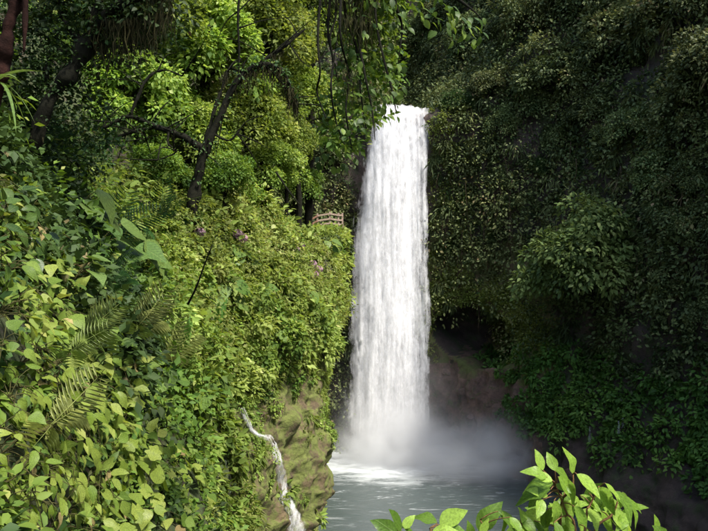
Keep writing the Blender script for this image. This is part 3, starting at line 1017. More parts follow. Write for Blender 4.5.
for px, py, pk, s in CT:
    p, n = cliff.hit(px, py)
    if p is None:
        continue
    nm, lb = CK[pk]
    if p.x < 0:
        lb = 'dark %s tree on the shaded wall behind the railing' % ('tall' if pk == 'dark_b' else 'broad')
    elif p.z > 26 and px < 470:
        lb = 'dull green %s tree growing above the lip of the waterfall' % ('tall' if pk == 'dark_b' else 'broad' if pk == 'dark_a' else 'low')
    elif px < 510 and 240 < py < 260:
        lb = 'small dark spreading tree on the wall above the cave'
    elif p.z < 14 and px > 640:
        lb = 'dull green %s tree standing over the planted ledge' % ('tall' if pk == 'dark_b' else 'broad')
    put_tree(PT[pk], nm, lb, 'tree', 'trees clinging to the shaded cliff', p - Vector((0, 0, 0.4 * PT[pk][2] * s)) - n * 0.2, s)

p, n = cliff.hit(606, 300)
put_tree(PT['big_leaf'], 'broadleaf_tree', 'large-leaved tree with a wide bright crown jutting from the dark cliff', 'tree', None,
         p + Vector((-1.0, -0.5, -0.9)), 1.08, 0.6)

# ------------------------------------------------------------------ ground cover (nobody could count it)
def rock_mask(P):
    """1 where bare rock shows on the left hillside"""
    m = sstep(25.0, 27.5, P[..., 1]) * sstep(45, 43, P[..., 1]) * sstep(10.3, 8.8, P[..., 2] + 0.9 * fbm(P * 0.5, 88))
    return m


def hill_w(P, N):
    wgt = np.where(P[..., 1] < 3, 0.2, 1.0) * np.where(P[..., 2] > 26, 0.5, 1.0)
    return wgt * (1 - 0.96 * rock_mask(P))


def cover(name, label, surf, n, wfun, rlo, rhi, per, leaf, mat, proud=0.2, **k):
    p, nn = surf.sample(n, wfun)
    rad = rlo + (rhi - rlo) * RNG.random(n) ** 2
    tight = np.maximum(sstep(18, 22, p[:, 1]) * sstep(12.5, 10.5, p[:, 2]), sstep(40, 44, p[:, 1]) * sstep(12.5, 14, p[:, 2])) * (p[:, 0] < 0) * (p[:, 1] < 54)
    rad = np.where(tight > 0.3, np.minimum(rad, 0.38), rad)
    up = np.array((0, 0, 1.0))
    N = unit(nn + up * 0.45)
    tb = np.clip(0.5 + 0.75 * fbm(p * 0.2, 40) + 0.22 * RNG.normal(size=n), 0, 1)
    V, T, ti = clumps(p + nn * rad[:, None] * proud, N, rad, per, leaf, tbase=tb, **k)
    o = link_mesh(name, mesh_np(name, V, T, mat, ti))
    return tag(o, label, 'ground cover', None, 'stuff')


def w_near(P, N):
    return hill_w(P, N) * sstep(16, 10, P[..., 1]) * (P[..., 1] > 2) * (P[..., 2] < 21)


def w_mid(P, N):
    return hill_w(P, N) * sstep(9, 14, P[..., 1]) * (P[..., 1] < 54)


def gaps(P):
    return 0.06 + sstep(-0.22, 0.02, fbm(P * 0.55, 121))


def w_gully(P, N):
    return hill_w(P, N) * sstep(9, 12, P[..., 1]) * sstep(26, 20, P[..., 1]) * sstep(12.2, 14, P[..., 2]) * sstep(22, 19, P[..., 2])


def w_sun(P, N):
    return w_mid(P, N) * sstep(19, 25, P[..., 1]) * sstep(20, 17, P[..., 2])


cover('undergrowth', 'dense small-leaved undergrowth covering the near left slope', hill, 650, w_near, 0.12, 0.40, 38, 0.115, M['leaf_mid'], TV=L4_V, TT=L4_T)
cover('undergrowth', 'undergrowth coloured dark to stand for shade in gaps on the near left slope', hill, 900, w_near, 0.12, 0.30, 34, 0.12, M['leaf_drk'], proud=-0.1)  # dark leaf colour stands in for shadow between leaf groups
cover('undergrowth', 'undergrowth darkened in colour to stand for shade in the hollow under the leaning tree', hill, 900, w_gully, 0.25, 0.75, 46, 0.17, M['leaf_drk'])  # shade of the hollow is painted with darker leaves
cover('undergrowth', 'mid green creepers and seedlings covering the far left hillside', hill, 1400, lambda P, N: w_mid(P, N) * gaps(P), 0.25, 1.2, 60, 0.17, M['leaf_mid'], proud=0.35)
cover('undergrowth', 'yellow-green sunlit leaves covering the far left hillside', hill, 1400, lambda P, N: w_sun(P, N) * gaps(P), 0.25, 1.4, 62, 0.15, M['leaf_yel'], proud=0.4)
cover('undergrowth', 'broad pale leaves scattered over the far left hillside', hill, 620, w_sun, 0.4, 1.1, 20, 0.34, M['leaf_yel'], proud=0.6, TV=L4_V, TT=L4_T)
cover('undergrowth', 'leaves coloured dark to stand for shade in the gaps of the far left hillside', hill, 900, w_mid, 0.3, 0.7, 40, 0.2, M['leaf_drk'], proud=0.1)  # dark leaf colour shows through the gaps as painted shadow
cover('undergrowth', 'grassy narrow-leaved tufts on the far left hillside', hill, 260, w_sun, 0.4, 1.0, 60, 0.42, M['leaf_yel'], proud=0.3, width=0.28, droop=0.8)


def cave_free(P):
    ex = (P[..., 0] - 9.4) / 3.3
    ez = (P[..., 2] - 9.6) / 2.7
    return sstep(0.9, 1.15, np.sqrt(ex ** 2 + ez ** 2))


def w_cliff(P, N):
    z, x, y = P[..., 2], P[..., 0], P[..., 1]
    wgt = sstep(np.where(x > 12.5, 7.5, 10.5), np.where(x > 12.5, 9.5, 13.5), z + 1.5 * fbm(P * 0.3, 66)) * cave_free(P)
    wgt = wgt * np.where((x > -0.5) & (x < 6.7) & (z < 29) & (y > 50), 0.03, 1.0)
    patch = sstep(-0.35, 0.15, fbm(P * 0.22, 77))
    wgt = wgt * (0.65 + 0.35 * patch) * np.where(y < 26, 0.10, 1.0) * np.where(z > 42, 0.35, 1.0)
    left = (x < 0) & (y > 45)
    wgt = np.where(left, 1.0, wgt)
    return wgt


def w_bench(P, N):
    z, x, y = P[..., 2], P[..., 0], P[..., 1]
    return sstep(2.9, 4.2, z + 0.7 * fbm(P * 0.5, 61)) * sstep(9.8, 8.2, z) * sstep(10.5, 12.0, x) * (y > 30) * cave_free(P)


def w_beside(P, N):
    z, x, y = P[..., 2], P[..., 0], P[..., 1]
    cr_ = np.sqrt(((x - 9.4) / 3.1) ** 2 + ((z - 9.6) / 2.5) ** 2)
    ring = 1.6 * sstep(1.0, 1.15, cr_) * sstep(1.9, 1.35, cr_) * sstep(8, 9.5, z) * (y > 46)
    return ring + (sstep(6.0, 6.6, x) * sstep(10.5, 8.0, x) * sstep(12.0, 13, z) * (z < 30) + 0.8 * sstep(6.0, 6.6, x) * sstep(15, 12, x) * sstep(6.5, 8.5, z) * sstep(14.5, 12.5, z) * cave_free(P)) * (y > 48)


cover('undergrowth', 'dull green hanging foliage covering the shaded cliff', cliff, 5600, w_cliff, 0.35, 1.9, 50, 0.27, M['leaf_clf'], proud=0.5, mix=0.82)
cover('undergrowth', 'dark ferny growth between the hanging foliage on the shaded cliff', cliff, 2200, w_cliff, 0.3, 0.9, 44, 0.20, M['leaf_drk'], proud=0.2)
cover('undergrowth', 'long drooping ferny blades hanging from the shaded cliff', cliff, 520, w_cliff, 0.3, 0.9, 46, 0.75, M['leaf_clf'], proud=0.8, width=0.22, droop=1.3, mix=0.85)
cover('undergrowth', 'green bushy plants on the ledge above the dark rock', cliff, 330, w_bench, 0.35, 0.9, 70, 0.30, M['leaf_bench'], TV=L4_V, TT=L4_T)
cover('undergrowth', 'olive mossy growth on the cliff right beside the waterfall', cliff, 620, w_beside, 0.25, 0.75, 56, 0.18, M['leaf_yel'])

# ------------------------------------------------------------------ mossy rock outcrop at the foot of the left hillside
def out_disp(P, N):
    m = sstep(24.5, 27.0, P[..., 1]) * sstep(46, 44, P[..., 1]) * sstep(11.0, 9.2, P[..., 2] + 0.9 * fbm(P * 0.5, 88))
    ridge = np.abs(fbm(P * np.array((0.5, 0.5, 0.22)), 97)) * 0.9
    st_ = P[..., 2] * 0.9 + P[..., 1] * 0.35 + 1.6 * fbm(P * 0.35, 98)
    ledge = (st_ - np.floor(st_)) ** 2 * 0.12 + np.abs(fbm(P * np.array((1.0, 1.0, 0.45)), 99)) * -0.45
    return hill_disp(P, N) - 0.35 + 0.75 * m - ridge * 0.5 * m + (ledge - 0.05) * m + fbm(P * 1.6, 93) * 0.16 + fbm(P * 4.5, 94, 3) * 0.09


outcrop = Surf(HC, 260, 220, HFLIP, out_disp, (5.9, 10.3), (0, 3.9))
oc = np.array((-2.4, 33.0, 0.0))
oo = link_mesh('rock_outcrop', mesh_np('rock_outcrop', outcrop.P.reshape(-1, 3) - oc, outcrop.faces, M['outcrop']), None, oc)
tag(oo, 'ochre mossy rock outcrop at the foot of the left hillside above the pool', 'rock')


def w_tuft(P, N):
    return sstep(-0.05, 0.3, fbm(P * 0.55, 101)) * sstep(26, 27.5, P[..., 1]) * sstep(44, 42, P[..., 1]) * (0.35 + sstep(5, 9, P[..., 2]))


cover('moss_tufts', 'small green tufts and ferns sprouting on the mossy rock outcrop', outcrop, 360, w_tuft, 0.08, 0.34, 34, 0.12, M['leaf_yel'], proud=0.2, droop=0.9)

# ------------------------------------------------------------------ leaves as single objects
def basis(pos, ydir, nrm, s):
    Y = Vector(ydir).normalized()
    X = Y.cross(Vector(nrm))
    if X.length < 1e-4:
        X = Y.cross(Vector((0.3, 0.5, 0.8)))
    X.normalize()
    Z = X.cross(Y)
    m = Matrix.Identity(4)
    for i in range(3):
        m[i][0], m[i][1], m[i][2], m[i][3] = X[i] * s, Y[i] * s, Z[i] * s, pos[i]
    return m


def leaf_obj(parent, me, pos, ydir, nrm, s, name='leaf'):
    o = bpy.data.objects.new(name, me)
    COL.objects.link(o)
    o.parent = parent
    o.matrix_basis = basis(pos, ydir, nrm, s)
    return o


def rv(k=1.0):
    return Vector((random.gauss(0, k), random.gauss(0, k), random.gauss(0, k)))


LM = {}
VAR = [(0.10, 0.12, 0.04, 0.0), (0.25, -0.10, 0.12, 1.0), (0.40, 0.06, 0.18, 2.2), (0.55, -0.14, 0.12, 3.1)]


def variants(prof, mat, nl, fold, curl, lobes=0):
    return [leaf_me('leaf', prof, mat, nl=nl, fold=fold + 0.1 * math.sin(p * 3), droop=d, curl=curl, lobes=lobes, wave=w_, bend=b_, ph=p) for d, b_, w_, p in VAR]


for mk in ('one_mid', 'one_yel', 'one_drk', 'dead'):
    LM['heart_' + mk] = variants(HEART, M[mk], 9, 0.22, 0.25)
    LM['ovate_' + mk] = variants(OVATE, M[mk], 9, 0.3, 0.2)
    LM['lobed_' + mk] = variants(BROAD, M[mk], 10, 0.15, 0.3, 3)
UP = Vector((0, 0, 1))


def creeper(p, n, kind, mk, count, spread, size, name, label, group, stemmat='stem', cat='plant', droop=0.5):
    t = thing(name, label, cat, p, group)
    b = MB()
    tx = n.cross(UP).normalized()
    ty = tx.cross(n).normalized()
    main = [Vector((0, 0, 0)) - n * 0.1]
    for k in range(3):
        main.append(main[-1] + n * random.uniform(0.06, 0.16) + ty * random.uniform(-0.10, 0.22) * spread * 2 + tx * random.uniform(-0.25, 0.25) * spread)
    b.tube(main, [0.010, 0.007, 0.004], 8, 5)
    for k in range(count):
        a = random.uniform(0, 6.283)
        rr = spread * math.sqrt(random.random())
        q = tx * math.cos(a) * rr + ty * math.sin(a) * rr + n * random.uniform(0.10, 0.42)
        s = size * random.uniform(0.7, 1.25)
        yd = (tx * math.cos(a) + ty * math.sin(a)) * 0.6 + n * 0.5 - UP * droop + rv(0.35)
        nr = UP * 0.6 + n * 0.6 + Vector((0.2, -0.35, 0)) + rv(0.28)
        leaf_obj(t, random.choice(LM[kind + '_' + (mk if random.random() > 0.035 else 'dead')]), q, yd, nr, s)
        st = main[random.randint(1, 3)]
        b.tube([st, (st + q) * 0.5 + UP * 0.05, q], [0.005, 0.004, 0.003], 5, 4)
    link_mesh('stem', b.mesh('stem', M[stemmat]), t)
    return t


G1 = 'plants crowding the near left slope'
random.seed(21)
for gy_ in range(196, 545, 27):
    for gx_ in range(-8, 250, 29):
        px = gx_ + random.uniform(-12, 12)
        py = gy_ + random.uniform(-12, 12)
        if px > 262 - (531 - py) * 0.10:
            continue
        p, n = hill.hit(px, py)
        if p is None or p.y > 22:
            continue
        dist = p.y
        sz = min(max(15.0 * dist / F, 0.10), 0.24)
        spr = min(28 * dist / F, 0.5)
        if py < 262 and px < 150:
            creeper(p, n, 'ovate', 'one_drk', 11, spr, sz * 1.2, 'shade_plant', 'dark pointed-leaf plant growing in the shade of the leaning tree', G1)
        elif px < 75 and py > 405:
            creeper(p, n, 'ovate', random.choice(['one_mid', 'one_yel']), 13, spr, sz * 1.05, 'pointed_leaf_plant', 'plant with drooping pointed leaves in the dark gaps of the low near slope', G1, droop=0.9)
        elif px > 95 and py > 415 and random.random() < 0.6:
            creeper(p, n, 'lobed', 'one_yel', 9, spr, sz * 1.25, 'lobed_leaf_vine', 'pale yellow-green vine with broad lobed leaves low on the near slope', G1)
        else:
            creeper(p, n, random.choice(['heart', 'heart', 'ovate']), random.choice(['one_mid', 'one_mid', 'one_yel']), 12, spr, sz * 1.1, 'heart_leaf_creeper', 'green creeper with heart-shaped leaves spread over the near left slope', G1)

# --- large-leaved plants
big_me = [leaf_me('leaf', HEART, M['one_big'], nl=8, fold=0.2, droop=d, curl=0.3) for d in (0.2, 0.45)]
for px, py, k, sp, label in [
    (66, 225, 5, 34, 'large grey-green arrow-leaved plant beside the dark fern fronds'),
    (88, 258, 4, 38, 'large drooping-leaved plant with a holed leaf below the dark fern'),
    (118, 282, 6, 44, 'large-leaved plant with big overlapping leaves above the palm fronds'),
    (60, 300, 5, 26, 'broad-leaved plant with matt leaves left of the palm fronds'),
    (150, 400, 4, 24, 'broad dark-leaved plant under the arching strap leaves'),
    (283, 196, 6, 16, 'pale big-leaved plant standing above the sunlit shrubs near the railing'),
    (252, 305, 5, 20, 'pale big-leaved plant sprawling over the sunlit shrubs'),
    (322, 252, 4, 13, 'pale big-leaved plant at the hillside edge under the railing'),
    (232, 268, 5, 17, 'pale big-leaved plant beside the bare dead stick'),
    (300, 300, 4, 14, 'pale big-leaved plant above the mossy rock outcrop'),
    (215, 300, 4, 22, 'glossy big-leaved plant below the bare dead stick'),
    (268, 345, 4, 16, 'pale big-leaved plant hanging over the top of the mossy rock'),
    (190, 395, 4, 24, 'broad pale-leaved plant up the slope from the cascade head'),
    (262, 168, 5, 16, 'pale big-leaved plant on the hillside below the arching branch'),
]:
    p, n = hill.find(px, py)
    t = thing('large_leaf_plant', label, 'plant', p)
    b = MB()
    for j in range(k):
        s = sp * p.y / F * random.uniform(0.75, 1.1)
        a = -2.2 + 4.4 * (j + random.random() * 0.6) / k
        side = n.cross(UP).normalized()
        q = n * (0.42 + 0.4 * s) + side * math.sin(a) * s * 0.55 + UP * (math.cos(a) * s * 0.55 + 0.1)
        yd = side * math.sin(a) * 0.8 + n * 0.55 - UP * 0.55 + rv(0.12)
        nr = UP * 0.6 + n * 0.7 + Vector((0.1, -0.3, 0)) + rv(0.12)
        leaf_obj(t, random.choice(big_me), q, yd, nr, s)
        b.tube([Vector((0, 0, 0)) - n * 0.1, q * 0.6 + UP * 0.12 * s, q], [0.02 * s + 0.006, 0.012, 0.008], 7, 5)
    link_mesh('stem', b.mesh('stem', M['stem']), t)


# --- palms and ferns
def frond_me(name, mat, pairs=22, arch=0.45, lw=0.016, llen=0.34, droop=0.25):
    b = MB()
    ts = np.linspace(0, 1, 14)
    C = np.stack([np.zeros(14), ts, 0.35 * ts - (0.35 + arch) * ts ** 2.2], -1)
    b.tube(C, [0.012, 0.008, 0.003], 14, 4)
    for k in range(pairs):
        t = 0.12 + 0.88 * k / (pairs - 1)
        c = np.array((0, t, 0.35 * t - (0.35 + arch) * t ** 2.2))
        ll = llen * math.sin(math.pi * (0.12 + 0.80 * (1 - t) + 0.05)) ** 0.7 + 0.03
        for sgn in (-1, 1):
            d = np.array((sgn * 0.92, 0.45, -0.05))
            e1 = c + d * ll * 0.55
            e2 = c + d * ll + np.array((0, 0, -droop * ll))
            wv = np.array((0.0, lw, 0.004))
            b.add([c, e1 - wv, e2, e1 + wv], t=[(0, 1, 2), (0, 2, 3)] if sgn > 0 else [(0, 2, 1), (0, 3, 2)])
    return b.mesh(name, mat)


M['frond_drk'] = leaf_mat('dark_fern_frond', [(0, (0.018, 0.055, 0.014)), (1, (0.035, 0.085, 0.02))], 0.3, 0.45, True, False)
palm_me = [frond_me('frond', M['frond'], 12, 0.30, 0.030, 0.42, 0.25), frond_me('frond', M['frond'], 13, 0.55, 0.028, 0.40, 0.35)]
fern_me = [frond_me('frond', M['frond_drk'], 18, 0.35, 0.015, 0.32)]
for px, py, k, sp, mes, nm, label in [
    (62, 352, 6, 42, palm_me, 'palm', 'low palm with arching feathered fronds among heart-leaved creepers'),
    (112, 342, 7, 46, palm_me, 'palm', 'low palm with a tan older frond below the big overlapping leaves'),
    (150, 372, 4, 48, palm_me, 'palm', 'small palm beside the arching strap leaves'),
    (8, 440, 3, 60, palm_me, 'palm', 'palm with a thick pale frond stalk at the edge of the near slope'),
    (36, 372, 3, 40, palm_me, 'palm', 'small palm with short stiff fronds beside dry yellow leaves'),
    (100, 250, 4, 56, fern_me, 'fern', 'dark green fern with a broad feathered frond behind the large leaves'),
    (98, 300, 3, 40, fern_me, 'fern', 'dark fern tucked under the large overlapping leaves'),
    (150, 232, 4, 40, fern_me, 'fern', 'dark fern in the deep shade under the leaning tree'),
    (30, 165, 4, 46, fern_me, 'fern', 'dark fern on the shaded upper slope'),
]:
    p, n = hill.find(px, py)
    t = thing(nm, label, nm, p)
    side = n.cross(UP).normalized()
    b = MB()
    for j in range(k):
        a = -1.9 + 3.8 * (j + 0.5 + random.uniform(-0.25, 0.25)) / k
        s = sp * p.y / F * random.uniform(0.8, 1.15)
        yd = -side * math.sin(a) * 1.15 + n * (0.45 + 0.35 * math.cos(a)) + UP * (0.45 * math.cos(a) + 0.05) + rv(0.12)
        nr = UP * 0.6 + n * 0.3 + Vector((0.45, -0.95, 0)) + rv(0.12)
        q = n * 0.34 + UP * 0.06
        leaf_obj(t, random.choice(mes), q, yd, nr, s, 'frond')
    b.tube([-n * 0.1, n * 0.15, n * 0.36 + UP * 0.06], [0.03, 0.035, 0.02], 6, 6)
    link_mesh('stem', b.mesh('stem', M['stem']), t)

# --- plants with long strap leaves
strap_me = [leaf_me('leaf', STRAP, M['one_strap'], nl=9, fold=0.5, droop=d, curl=0.0) for d in (0.12, 0.5)]
for px, py, k, sp, sx, label in [
    (110, 452, 1, 42, 0.35, 'single upright vivid green strap leaf among the lobed vines'),
    (203, 345, 4, 46, 0.55, 'vivid green plant with erect strap leaves beside the sunlit shrubs'),
    (168, 372, 6, 52, 0.9, 'green plant with wide arching strap leaves beside the small palm'),
    (158, 405, 4, 40, 0.8, 'dark strap-leaved plant in the hollow below the arching strap leaves'),
    (222, 378, 3, 26, 0.6, 'small strap-leaved plant beside the cascade head'),
]:
    p, n = hill.find(px, py)
    t = thing('strap_leaf_plant', label, 'plant', p)
    side = n.cross(UP).normalized()
    b = MB()
    for j in range(k):
        a = (j + 0.5) / k * 2 - 1 + random.uniform(-0.15, 0.15)
        s = sp * p.y / F * random.uniform(0.85, 1.15)
        yd = -side * (a * sx + (0.35 if k == 1 else 0)) + UP * 1.0 + n * 0.35
        nr = Vector((0.25, -0.9, 0.45)) + rv(0.15)
        o = leaf_obj(t, strap_me[0 if k == 1 else j % 2], n * 0.28, yd, nr, s)
    b.tube([-n * 0.1, n * 0.12, n * 0.3], [0.02, 0.02, 0.012], 6, 6)
    link_mesh('stem', b.mesh('stem', M['stem']), t)

# --- shrubs on the sunlit part of the hillside
random.seed(5)
for gy_ in range(190, 415, 24):
    for gx_ in range(165, 345, 24):
        px = gx_ + random.uniform(-11, 11)
        py = gy_ + random.uniform(-11, 11)
        p, n = hill.find(px, py)
        if p is None or p.y < 17 or (p.y > 48 and p.z > 15.5):
            continue
        if rock_mask(np.array([p]))[0] > 0.4 and random.random() < 0.85:
            continue
        if p.y > 24 and p.z < 9.5:
            continue
        y_ = random.random() < 0.62
        put_tree(PT['shrub_y' if y_ else 'shrub_m'], 'shrub', 'bright yellow-green shrub on the sunlit hillside left of the waterfall' if y_ else 'mid green shrub among yellow-green ones on the sunlit hillside', 'shrub',
                 'shrubs on the sunlit hillside', p - n * 0.1 - UP * 0.15, (0.6 if p.y > 39 else random.choice([0.6, 0.8, 1.0, 1.3, 1.6])) * random.uniform(0.9, 1.1))

# --- pink flowering shrubs
def flower_me():
    d = unit(np.random.default_rng(3).normal(size=(70, 3)))
    V, T = leaf_cloud(d * 0.8, unit(np.cross(d, np.random.default_rng(4).normal(size=(70, 3)))), d, np.full(70, 0.5), L2_V, L2_T, 1.5)
    ti = np.repeat(np.random.default_rng(5).random(70), 4)
    return mesh_np('flower_head', V, T, M['petal'], ti)


fl_me = flower_me()
for heads, label in [([(238, 234), (243, 238), (200, 232)], 'flowering shrub with dusty pink flower heads below the leaning trunk'),
                     ([(301, 246), (296, 250)], 'flowering shrub with a pair of pink flower heads beside big pale leaves'),
                     ([(313, 264), (319, 269), (315, 275)], 'flowering shrub with pale pink flower heads nearest the waterfall')]:
    p, n = hill.find(*heads[0])
    t = put_tree(PT['shrub_y'], 'flowering_shrub', label, 'shrub', None, p - n * 0.2 - UP * 0.3, 0.8, 0.0)
    for hx, hy in heads:
        q, m_ = hill.find(hx, hy)
        q = CAM + (q - CAM) * (1 - 2.0 / (q - CAM).length)
        o = link_mesh('flower_head', fl_me, t)
        o.location = (q - t.location) / 0.8
        o.scale = (0.34, 0.34, 0.30)

# ------------------------------------------------------------------ cascade over the outcrop
def cascade():
    pts = [(237, 411, 4), (243, 421, 4), (250, 430, 5), (259, 438, 6), (268, 447, 8), (275, 459, 10), (277, 474, 12), (279, 490, 15), (284, 506, 19), (291, 522, 23), (297, 540, 27), (300, 560, 30)]
    C, W, Ns = [], [], []
    for px, py, wd in pts:
        best = None
        for sf in (outcrop, hill):
            q, n = sf.hit(px, py)
            if q is not None and (best is None or q.y < best[0].y):
                best = (q, n)
        C.append(np.array(best[0])); Ns.append(np.array(best[1])); W.append(wd * best[0].y / F)
    n = 90
    P = resample(C, n)
    Wd = np.interp(np.linspace(0, 1, n), np.linspace(0, 1, len(W)), W)
    Nn = unit(resample(Ns, n))
    ker = np.hanning(15); ker /= ker.sum()
    for a in range(3):
        P[:, a] = np.convolve(np.pad(P[:, a], 7, 'edge'), ker, 'valid')
        Nn[:, a] = np.convolve(np.pad(Nn[:, a], 7, 'edge'), ker, 'valid')
    T = unit(np.gradient(P, axis=0))
    S = unit(np.cross(T, Nn))
    t = thing('cascade', 'thin white cascade running down the mossy rock outcrop', 'cascade', P[-1])
    for nm, off, ws, mk, sh in (('thin_film', 0.12, 1.6, 'casc0', 0), ('white_stream', 0.20, 0.62, 'casc1', -0.42), ('white_stream', 0.22, 0.5, 'casc1', 0.48), ('spray', 0.32, 1.2, 'casc0', 0)):
        m = 15
        u = np.linspace(-1, 1, m)
        V = P[:, None] + S[:, None] * ((u[None, :, None] * ws + (sh * sstep(0.15, 0.5, np.linspace(0, 1, n)) + 0.22 * fbm(np.stack([np.linspace(0, 9, n), np.full(n, sh * 5), np.zeros(n)], -1), 3))[:, None, None]) * Wd[:, None, None] * 0.5) + Nn[:, None] * ((off + 0.10 * (1 - u ** 2))[None, :, None])
        V = V + Nn[:, None] * (fbm(V * np.array((3, 3, 0.8)), 44)[..., None] * 0.10)
        i = np.arange(n * m).reshape(n, m)
        q = np.stack([i[:-1, :-1], i[1:, :-1], i[1:, 1:], i[:-1, 1:]], -1).reshape(-1, 4)
        e = np.tile(np.clip(1.25 * (1 - np.abs(u) ** 1.6), 0, 1), (n, 1))
        link_mesh(nm, mesh_np(nm, V.reshape(-1, 3) - P[-1], q, M[mk], e.ravel()), t)


M['casc0'] = fall_mat('cascade_film', 0.80, 1.5, 6, 3.4, 0.8, 0.30)
M['casc1'] = fall_mat('cascade_white', 0.84, 1.40, 7, 4.0, 0.85, 0.30)
cascade()

# small trickles dripping off the ledge on the right
M['trick'] = fall_mat('trickle', 0.85, 1.7, 8, 3.0, 0.6, 0.15)
for k, (px, py, L_, wd) in enumerate([(592, 430, 15, 5), (619, 428, 13, 5), (626, 427, 12, 4)]):
    p, n = cliff.hit(px, py)
    sc_ = p.y / F
    u = np.linspace(-1, 1, 7)
    v = np.linspace(0, 1, 16)
    U, V_ = np.meshgrid(u, v, indexing='ij')
    side = np.array(n.cross(UP).normalized())
    dn = np.array((0, 0, -1.0)) + np.array(n) * 0.05
    P = np.array(p)[None, None] + np.array(n) * 0.8 + side * (U * wd * sc_ * 0.5 * (0.5 + 0.7 * V_))[..., None] + dn * (V_ * L_ * sc_)[..., None] + np.array(n) * (0.12 * (1 - U ** 2))[..., None]
    i = np.arange(7 * 16).reshape(7, 16)
    q = np.stack([i[:-1, :-1], i[1:, :-1], i[1:, 1:], i[:-1, 1:]], -1).reshape(-1, 4)
    e = np.clip(1.2 - np.abs(U) ** 2, 0, 1).ravel()
    o = link_mesh('trickle', mesh_np('trickle', P.reshape(-1, 3) - np.array(p), q, M['trick'], e), None, p)
    tag(o, ['lone thin trickle of water dripping off the dark rock ledge', 'thin trickle dripping beside its twin off the dark rock ledge', 'narrower trickle of the pair dripping off the dark rock ledge'][k], 'trickle')

# ------------------------------------------------------------------ railing beside the fall
def box(b, c0, c1, w_, h_, jit=0.0):
    c0, c1 = np.array(c0, float), np.array(c1, float)
    d = unit(c1 - c0)
    ref = np.array((0, 0, 1.0)) if abs(d[2]) < 0.8 else np.array((1.0, 0, 0))
    x = unit(np.cross(d, ref)); y = np.cross(x, d)
    V = []
    for c in (c0, c1):
        for sx, sy in ((-1, -1), (1, -1), (1, 1), (-1, 1)):
            V.append(c + x * sx * w_ / 2 + y * sy * h_ / 2)
    b.add(V, [(0, 3, 2, 1), (4, 5, 6, 7), (0, 1, 5, 4), (1, 2, 6, 5), (2, 3, 7, 6), (3, 0, 4, 7)])


YF = 50.2
fz = at(330, 229, YF).z
fr = thing('railing', 'weathered wooden railing with three rails on the ledge beside the waterfall', 'railing', (-2, YF, fz))
fposts = [(307.5, 216.5, 233), (317.5, 213.5, 231), (330, 211.5, 230), (338.5, 213, 230), (342.5, 213, 230)]
for k, (px, y0, y1) in enumerate(fposts):
    a, c = at(px, y0, YF + 0.15 * k), at(px, y1 + 6, YF + 0.15 * k)
    b = MB(); box(b, a, c, 0.13, 0.12)
    link_mesh('post', b.mesh('post', M['wood'], (-2, YF, fz), False), fr)
for j, dy in enumerate((2.2, 7.2, 11.6)):
    for k in range(len(fposts) - 1):
        (xa, ya, _), (xb, yb, _) = fposts[k], fposts[k + 1]
        if k == 0: ya += 3
        a, c = at(xa, ya + dy, YF - 0.10 + 0.15 * k), at(xb, yb + dy, YF - 0.10 + 0.15 * (k + 1))
        b = MB(); box(b, a, c, 0.07, 0.12)
        o = link_mesh('rail', b.mesh('rail', M['redwood' if k == 0 else 'wood'], (-2, YF, fz), False), fr)
        if k == 0:
            o['label'] = 'reddish rail at the leafy end of the railing'

# ------------------------------------------------------------------ leaning dark tree at the upper left
B0 = hill.find(188, 225)[0]
TY = B0.y - 0.2
KT = TY / 14.0


def tp(px, py, dy=0.0):
    return np.array(at(px, py, TY + dy))


def moss_strands(b, pts, n, lmin, lmax, wd, seed, sc=None):
    sc = KT if sc is None else sc
    rs = np.random.default_rng(seed)
    P = resample(pts, 60)
    tufts = rs.integers(0, 60, max(6, n // 9))
    tl = rs.uniform(0.35, 1.0, len(tufts))
    lmin, lmax, wd = lmin * sc, lmax * sc, wd * sc
    for k in range(n):
        j = rs.integers(0, len(tufts))
        c = P[tufts[j]] + rs.normal(size=3) * np.array((0.07, 0.07, 0.04))
        L_ = (lmin + (lmax - lmin) * rs.random() ** 1.8) * tl[j]
        a = rs.uniform(0, 3.14)
        wv = np.array((math.cos(a), math.sin(a), 0)) * wd * rs.uniform(0.35, 1.2)
        sw = rs.normal(size=3) * np.array((0.10, 0.10, 0.0)) * L_
        V, q = [c - wv, c + wv], []
        for f in (0.25, 0.5, 0.75):
            m_ = c + sw * f + np.array((rs.normal() * 0.05, rs.normal() * 0.05, 0)) * L_ + np.array((0, 0, -L_ * f))
            V += [m_ - wv * (1.15 - f) * rs.uniform(0.6, 1.4), m_ + wv * (1.15 - f)]
        V.append(c + sw + np.array((0, 0, -L_)))
        b.add(V, q=[(0, 1, 3, 2), (2, 3, 5, 4), (4, 5, 7, 6)], t=[(6, 7, 8)], tint=rs.random())


